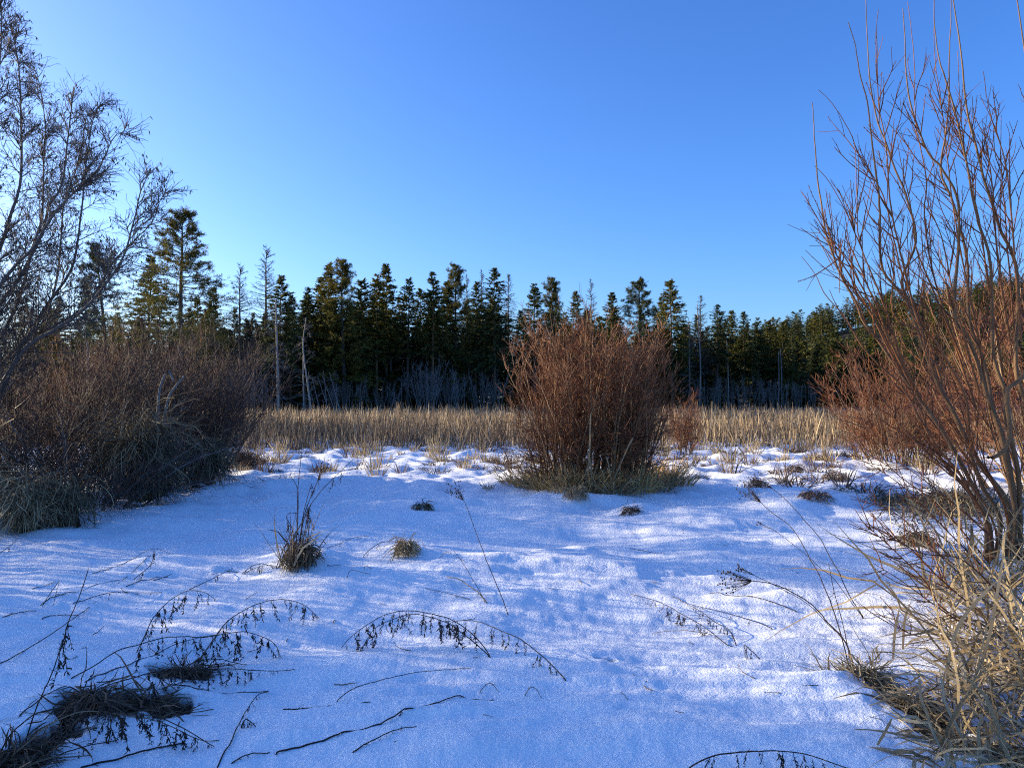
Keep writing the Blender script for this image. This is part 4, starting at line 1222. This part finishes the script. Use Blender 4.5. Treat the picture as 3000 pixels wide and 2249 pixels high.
ALD = [
    (c2_([(-250, 2100), (-200, 1500), (-120, 1000), (0, 740), (120, 590), (220, 400), (320, 200), (370, 0)]) + c1([(400, 1200), (440, 900), (480, 560)]), 10.2, 10.8, .06, .006),
    (c2_([(-260, 2100), (-230, 1400), (-120, 820), (0, 600), (130, 430), (240, 330), (330, 180), (450, 0)]) + c1([(620, 1100), (740, 880), (820, 850)]), 10.0, 9.4, .055, .005),
    (c2_([(-180, 2100), (-60, 1500), (80, 1200), (200, 1000), (330, 780), (420, 660), (520, 510), (570, 370), (620, 0)]) + c1([(560, 1050), (600, 780), (640, 680)]), 10.4, 11.4, .05, .005),
    (c2_([(-160, 2100), (-60, 1500), (60, 1250), (200, 1050), (400, 930), (560, 830), (680, 720), (850, 500), (930, 350), (1000, 100)]) + c1([(900, 1260), (960, 1110)]), 10.3, 9.6, .055, .005),
    (c2_([(-150, 2100), (0, 1450), (150, 1120), (270, 1010), (400, 900), (600, 790), (720, 650), (860, 420), (1050, 230), (1150, 120)]) + c1([(1040, 1300), (1090, 1220)]), 10.6, 11.0, .045, .004),
    (c2_([(-280, 2100), (-240, 1300), (-100, 600), (20, 250)]) + c1([(60, 1400), (130, 1150), (125, 700), (110, 420), (60, 180)]), 10.0, 10.5, .06, .006),
    (c2_([(-300, 2100), (-300, 1200), (-200, 500)]) + c1([(-150, 1300), (-60, 900), (0, 400), (10, 50)]), 10.0, 9.2, .06, .006),
    (c2_([(-240, 2100), (-200, 1500), (-60, 1100), (60, 900), (180, 600), (250, 330)]) + c1([(280, 1400), (290, 1100), (300, 800), (250, 480)]), 10.8, 11.6, .05, .005),
    (c2_([(-220, 2100), (-120, 1400), (100, 1100), (350, 800), (440, 520), (470, 200)]) + c1([(430, 1300), (520, 1050), (560, 800)]), 10.8, 12., .045, .005),
    (c2_([(-350, 2100), (-420, 1300), (-480, 500)]) + c1([(-380, 1000), (-320, 500), (-300, 0)]), 10.3, 9.6, .06, .006),
    (c2_([(-380, 2100), (-560, 1300), (-700, 500)]) + c1([(-640, 1000), (-640, 600), (-660, 200)]), 10.3, 10.6, .06, .006),
]
ALD = [(p, a, b, r * .8, q) for p, a, b, r, q in ALD]
traced(ALD, 'alder_tree', 'tall many-stemmed leafless alder with catkins at the left edge', (-95, 1462), .06, ('alder', 'alder'), alder_twigs, AL_Y)

# ------------------------------------------------------------------ near willow at the right edge
rng = np.random.default_rng(61)
c5 = T(2000, 700, 2.072); c6 = T(2250, 0, 2.0723)


def willow_twigs(P, st, mats, r0):
    L = np.linalg.norm(np.diff(P, axis=0), axis=1).sum()
    g = Geo()
    k, _, _ = shoots(P[None], np.array([4.2 * L]), .12, .80, .5, .85, 8, .05, -.05, rng, up=.15, Lfall=.6)
    g.tubes(k, taper(8, .0055, .0022, len(k)), 4)
    k2, _, _ = shoots(k, 2.2, .2, .9, .55, .28, 5, .08, -.04, rng)
    g.tubes(k2, taper(5, .003, .0018, len(k2)), 3)
    # buds
    i = np.repeat(np.arange(len(k)), 9); t = rng.uniform(.2, 1, len(i))
    s, Tn = sample(k, i, t)
    bd = grow(s, Tn + nrm(rng.normal(size=s.shape)) * .6, .014, 3, .05, 0, rng)
    g.tubes(bd, np.repeat(np.array([[.0018, .0032, .001]]), len(bd), 0), 4)
    link('twigs', g.mesh('twigs', M[mats[1]]), st)


WIL = [
    (c5([(1850, 1950), (1830, 1700), (1780, 1550), (1690, 1370), (1590, 1190), (1440, 980), (1350, 860), (1250, 710), (1170, 590), (1100, 500), (1060, 390), (1000, 280), (930, 130)]) + [(2420, 660), (2405, 520), (2390, 300)], 6.3, 6.0, .034, .003),
    (c5([(1960, 1950), (1990, 1680), (1950, 1560), (1830, 1400), (1720, 1200), (1640, 1040), (1560, 900), (1500, 750), (1440, 560), (1380, 400), (1290, 280), (1220, 150)]) + c6([(690, 1200), (650, 900), (620, 650), (570, 450), (545, 290), (500, 150)]), 6.3, 6.2, .036, .003),
    (c5([(1900, 1950), (1930, 1700), (1820, 1500), (1760, 1330), (1690, 1150), (1600, 950), (1540, 800), (1470, 600), (1420, 440), (1330, 250)]) + c6([(900, 1450), (840, 1180), (790, 1050), (720, 860), (650, 690), (610, 450), (600, 250), (590, -20)]), 6.4, 6.6, .034, .003),
    (c5([(2000, 1950), (2020, 1700), (1990, 1500), (1950, 1300), (1900, 1100), (1830, 920), (1790, 780), (1720, 600), (1640, 450)]) + c6([(1150, 1300), (1050, 1040), (980, 960), (910, 800), (850, 600), (830, 350), (810, 70)]), 6.5, 6.3, .040, .003),
    (c5([(2010, 1950), (2030, 1700), (2000, 1450), (1950, 1200), (1880, 1000), (1850, 800), (1800, 640), (1750, 480)]) + c6([(1220, 1600), (1170, 1350), (1120, 1180), (1060, 1030), (1090, 800), (1105, 600), (1110, 400), (1125, -20)]), 6.6, 6.8, .038, .003),
    (c5([(2040, 1950), (2060, 1700), (2040, 1400), (1980, 1100), (1970, 930), (1900, 700)]) + c6([(1370, 1600), (1300, 1350), (1250, 1100), (1200, 850), (1170, 700), (1110, 500), (1060, 350), (1030, 150), (1030, -20)]), 6.5, 6.2, .038, .003),
    (c5([(2080, 1950), (2110, 1650), (2120, 1300), (2080, 1000), (2020, 800)]) + c6([(1500, 1658), (1400, 1400), (1320, 1150), (1270, 950), (1200, 650), (1170, 300), (1125, -20)]), 6.6, 6.2, .040, .004),
    (c5([(2100, 1950), (2150, 1600), (2160, 1200), (2120, 850), (2072, 650)]) + c6([(1600, 1400), (1554, 1290), (1480, 1150), (1420, 950), (1380, 720), (1330, 520), (1260, 380), (1185, 250)]), 6.7, 6.1, .040, .003),
    (c5([(2120, 1950), (2200, 1600), (2250, 1200), (2240, 800)]) + c6([(1750, 1200), (1650, 750), (1554, 550), (1500, 470), (1420, 370), (1330, 220), (1250, 130), (1150, 70)]), 6.5, 5.6, .040, .003),
    (c5([(2130, 1950), (2230, 1600), (2300, 1200), (2330, 800)]) + c6([(1720, 1200), (1640, 800), (1560, 250), (1520, 0)]), 6.5, 5.9, .040, .004),
    (c5([(1980, 1950), (1980, 1700), (1900, 1480), (1760, 1250), (1720, 960), (1600, 700), (1500, 560), (1300, 440)]) + c6([(780, 1460), (650, 1320), (600, 1180)]), 6.3, 5.9, .026, .003),
    (c5([(1870, 1950), (1850, 1720), (1700, 1450), (1500, 1200), (1330, 900), (1180, 760), (1060, 620), (980, 480), (860, 350), (790, 220), (703, 110)]), 6.2, 5.8, .018, .002),
    (c5([(1880, 1950), (1860, 1720), (1720, 1500), (1560, 1300), (1440, 1000), (1340, 760), (1270, 560), (1240, 420), (1180, 330), (1060, 330), (920, 290)]), 6.3, 6.6, .02, .002),
    (c5([(1900, 1950), (1890, 1740), (1760, 1520), (1600, 1420), (1420, 1250), (1260, 1060), (1180, 900), (1100, 820), (1000, 700)]), 6.2, 5.7, .012, .002),
]
for pts, y0 in [
    ([(2700, 1170), (2640, 1050), (2590, 900)] + c6([(560, 1500), (540, 1300), (530, 1000), (520, 870)]), 6.0),
    ([(2760, 1130), (2700, 950)] + c6([(820, 1658), (720, 1220), (640, 1050), (560, 920), (510, 800), (440, 680), (370, 590), (305, 535)]), 6.4),
    ([(2740, 1100), (2690, 940)] + c6([(800, 1500), (740, 1200), (715, 860), (680, 650), (670, 400), (665, 200), (680, 60)]), 6.1),
    ([(2860, 1200), (2800, 1000), (2740, 800)] + c6([(960, 1300), (980, 1100), (930, 850), (910, 780), (900, 600), (890, 300), (850, 0)]), 6.5),
    ([(2700, 1180), (2610, 1000), (2540, 830), (2480, 700)] + c6([(430, 1658), (350, 1520), (310, 1430)]), 6.0),
    ([(2680, 1150), (2580, 960), (2500, 820)] + c6([(540, 1430), (480, 1280), (440, 1190), (380, 1090), (290, 990)]), 6.2),
    ([(2640, 1090), (2560, 930), (2490, 800), (2450, 740)] + c6([(400, 1500), (350, 1320), (320, 1180)]), 6.0),
    ([(2650, 1080), (2570, 930), (2500, 790), (2450, 720)] + c6([(410, 1540), (385, 1330), (365, 1165)]), 6.15),
    ([(2870, 1150), (2800, 900), (2760, 700)] + c6([(970, 1250), (940, 1130), (880, 1040), (865, 1020)]), 6.2),
    ([(2900, 1200), (2860, 950), (2820, 760), (2790, 600)] + c6([(1080, 900), (1060, 700), (1030, 500), (1010, 350), (1005, 165)]), 6.3),
    ([(2940, 1100), (2900, 850), (2870, 650)] + c6([(1230, 1100), (1190, 850), (1170, 600), (1155, 320)]), 6.5),
    ([(2960, 1000), (2920, 700)] + c6([(1360, 1100), (1330, 850), (1260, 700), (1250, 575)]), 6.3),
    ([(2980, 1100), (2960, 800)] + c6([(1440, 1200), (1420, 1000), (1420, 850), (1420, 710)]), 6.4),
    ([(2820, 1050), (2740, 860)] + c6([(900, 1500), (880, 1300), (820, 1000), (790, 850)]), 6.4),
    ([(2990, 1000), (2975, 800), (2960, 600), (2940, 450), (2900, 330), (2880, 210)], 6.0),
]:
    WIL.append((pts, y0 + .15, y0 - .15, .012, .0022))
del WIL[7:9]
WIL = [(p, a, b, r * .66 if r > .02 else r * .85, q) for p, a, b, r, q in WIL]
traced(WIL, 'willow_shrub', 'tall near willow with tan and red-brown stems along the right edge', (2960, 1640), .04, ('willow', 'willow_twig', 'willow_shoot'), willow_twigs, 6.4)

# the looped branch at the right edge
b = gpt(2960, 1560)
P = np.array([at(x, y, 6.1) for x, y in c5([(2100, 780), (2040, 860), (1975, 910), (1970, 1000), (1985, 1150), (1965, 1260), (1900, 1320), (1855, 1325)])]) - b
g = Geo(); g.tubes(spline(P, 28)[None], taper(28, .02, .016, 1), 8)
o = thing('broken_branch', 'smooth grey broken branch looping down in front of the willow stems', 'branch', tuple(b)); link('branch', g.mesh('branch', M['willow']), o)

# low whippy branches at the willow foot
rng = np.random.default_rng(62)
low_px = [[(2900, 1650), (2750, 1480), (2600, 1360), (2500, 1180)], [(2920, 1700), (2780, 1560), (2640, 1420), (2480, 1320)], [(2900, 1720), (2750, 1620), (2620, 1500), (2490, 1460)],
          [(2880, 1800), (2760, 1700), (2660, 1600), (2560, 1540)], [(2900, 1850), (2760, 1780), (2700, 1690), (2520, 1520)], [(2950, 1900), (2780, 1800), (2640, 1700), (2560, 1650)],
          [(2980, 1950), (2820, 1880), (2680, 1860), (2560, 1800)], [(2950, 1760), (2820, 1640), (2700, 1620), (2590, 1560)], [(2960, 1620), (2800, 1480), (2700, 1400), (2600, 1330)]]
root = thing('willow_shrub', 'thin dark whips spreading low to the left from the willow foot', 'shrub', tuple(gpt(2930, 1750)))
b = np.array(root.location)
g = Geo(); ks = []
for k, pts in enumerate(low_px):
    y0 = 6.0 if pts[0][1] < 1750 else 5.0
    q = spline(pts, 16)
    P = np.array([at(px, py, y) for (px, py), y in zip(q, np.linspace(y0, y0 - .5, 16))])
    P[:, 2] = np.maximum(P[:, 2], ground_z(P[:, 0], P[:, 1]) + .02)
    P = P - b
    ks.append(P)
ks = np.array(ks)
g.tubes(ks, taper(16, .007, .002, len(ks)), 5)
k, _, _ = shoots(ks, 16, .1, 1, .6, .4, 7, .07, -.03, rng)
g.tubes(k, taper(7, .0036, .0016, len(k)), 4)
k2, _, _ = shoots(k, 2, .2, 1, .6, .15, 4, .07, -.03, rng)
g.tubes(k2, taper(4, .002, .0014, len(k2)), 3)
link('whips', g.mesh('whips', M['willow_twig']), root)

# ------------------------------------------------------------------ tall dry grass in the right corner
rng = np.random.default_rng(71)


def corner_grass(name, label, poly, n, L, w, lean, seed, mat='grass', bend=.18, seg=8):
    r = np.random.default_rng(seed)
    a = np.array([flat(*p) for p in poly])          # quad in photo pixels -> ground
    u = r.uniform(0, 1, (n, 1)); v = r.uniform(0, 1, (n, 1))
    p = (a[0] * (1 - u) + a[1] * u) * (1 - v) + (a[3] * (1 - u) + a[2] * u) * v
    c = p.mean(0)
    s = np.column_stack([p - c, ground_z(p[:, 0], p[:, 1]) - .02])
    d = np.column_stack([r.normal(lean[0], .75, n), r.normal(lean[1], .75, n), np.ones(n)])
    P = grow(s, d, r.uniform(L[0], L[1], n), seg, .16, bend * r.uniform(.1, 1.5, n), r)
    for kk in range(2, seg - 1):                       # snapped blades
        m = r.uniform(size=n) < .09
        v = P[m, kk:] - P[m, kk:kk + 1]
        v[..., 2] = -np.abs(v[..., 2]) * r.uniform(.2, 1.1, (m.sum(), 1))
        v[..., :2] *= r.uniform(.7, 1.5, (m.sum(), 1, 1))
        P[m, kk:] = P[m, kk:kk + 1] + v
    P[..., 2] = np.maximum(P[..., 2], ground_z(P[..., 0] + c[0], P[..., 1] + c[1]) + .004)
    g = Geo(); prof = np.interp(np.linspace(0, 1, seg), [0, .2, .7, 1], [.6, 1, .8, .1])
    g.ribbons(P, w * prof[None] * r.uniform(.4, 1.4, n)[:, None], None, r)
    o = link(name, g.mesh(name, M[mat]), None, (c[0], c[1], 0))
    tag(o, label, 'grass'); o['kind'] = 'stuff'
    return o


corner_grass('dry_grass', 'tangle of tan dry grass in the lower right corner', [(2700, 2330), (3500, 2330), (3400, 1900), (2800, 1960)], 900, (.2, .65), .014, (-.35, -.1), 700, 'grass', .26)
corner_grass('dry_grass', 'grey dry grass tangle under the willow foot', [(2760, 1960), (3450, 1960), (3300, 1600), (2800, 1620)], 650, (.25, .75), .013, (-.3, -.05), 701, 'grass', .26)
corner_grass('dry_grass', 'matted straw spreading behind the willow foot', [(2640, 1560), (3400, 1560), (3300, 1440), (2560, 1460)], 1600, (.2, .7), .012, (-.2, 0), 702, 'grey_grass', .4)
corner_grass('dry_grass', 'tan reed blades standing among the willow stems', [(2680, 1950), (3300, 1950), (3200, 1680), (2720, 1700)], 160, (.7, 1.35), .016, (-.2, -.05), 703, 'grass', .14)

BL = T(2250, 1300, 1.7467)
for pts, dy, w, lab in [
    (BL([(1130, 1560), (1150, 1430), (1220, 1340), (1330, 1290)]), -.3, .035, 'broad curled pale leaf at the right edge of the corner grass'),
    (BL([(830, 1500), (840, 1420), (900, 1370), (970, 1370)]), -.2, .024, 'broad curled pale leaf at the front of the corner grass'),
    (BL([(560, 1540), (600, 1470), (635, 1400)]), -.05, .022, 'brown leaf blade standing at the snow edge of the corner grass'),
    (BL([(930, 1510), (1080, 1370), (1250, 1190)]), -.1, .013, 'straight yellow stalk slanting across the corner grass'),
    (BL([(920, 1300), (925, 1100), (980, 920), (1090, 780), (1170, 700)]), .3, .022, 'dark curved stalk rising from corner grass to the willow'),
    (BL([(1040, 1300), (1090, 1130), (1140, 950), (1170, 780), (1210, 540)]), .4, .022, 'dark tall stalk right of the curved one'),
    (BL([(640, 1100), (650, 960), (672, 840)]), .1, .02, 'narrow pale leaf standing left of the willow whips'),
    (BL([(690, 1050), (700, 900), (730, 810)]), .1, .02, 'narrow pale leaf right of a similar one by the willow whips'),
    (BL([(385, 1130), (380, 1250), (385, 1370)]), -.4, .02, 'brown leaf hanging over the snow at the right hollow'),
    (BL([(420, 1150), (430, 1260), (465, 1355)]), -.4, .02, 'slanted brown leaf hanging beside the right hollow'),
    (BL([(570, 1100), (555, 1040), (600, 1025), (660, 1028)]), -.1, .016, 'pale leaf bent into a hook over the right snow')]:
    reed(pts, dy, w, lab, 'grass', 'reed_stalk', 'grass leaf')
o = thing('grass_tuft', 'dry leafy tuft growing out of the right snow hollow', 'grass tuft', tuple(gpt(2490, 1985)))
link('blades', tuft_mesh(652, 26, .35, .07, .009, 'grass', .25, .6), o)

# forked broken branches standing up in the left thicket
for pts, Y, lab in [([(462, 1230), (466, 1150), (478, 1110), (490, 1082), (500, 1100), (512, 1125)], 11.3, 'grey broken branch bent into a peak in the left thicket'),
                    ([(480, 1230), (495, 1160), (520, 1125), (545, 1095)], 11.2, 'grey forked stub right beside the peaked broken branch')]:
    P = spline(np.array([at(px, py, Y) for px, py in pts]), 20); b = P[0].copy()
    P = P - b
    lowp = np.array([[0, 0, -(b[2] - .1)], [.02, 0, -.4]])
    P = spline(np.vstack([lowp, P[::3]]), 26)
    o = thing('broken_branch', lab, 'branch', tuple(b)); g = Geo(); g.tubes(P[None], taper(26, .03, .014, 1), 7)
    link('branch', g.mesh('branch', M['thicket']), o)

# bits of twig and bark dropped on the snow
rng = np.random.default_rng(91)
bits = []
for k in range(5):
    g = Geo()
    P = grow(np.zeros((1, 3)), np.array([[1., .2, .05]]), .05 + .025 * k, 5, .3, .0, rng)
    P[..., 2] = np.abs(P[..., 2]) * .4 + .002
    g.tubes(P, taper(5, .0028, .0014, 1), 4)
    bits.append(g.mesh('twig_fragment', M['weed'] if k % 2 else M['straw_stem']))
for k in range(60):
    px, py = rng.uniform(150, 2500), 1530 + 690 * rng.uniform() ** 1.2
    p = gpt(px, py)
    o = link('twig_fragment', bits[rng.integers(5)], None, tuple(p))
    tag(o, 'tiny broken twig lying loose on the snow', 'twig', 'loose twig fragments on the snow')
    o.rotation_euler = (0, 0, rng.uniform(0, 6.28)); f = rng.uniform(.5, 1.5); o.scale = (f, f, f)
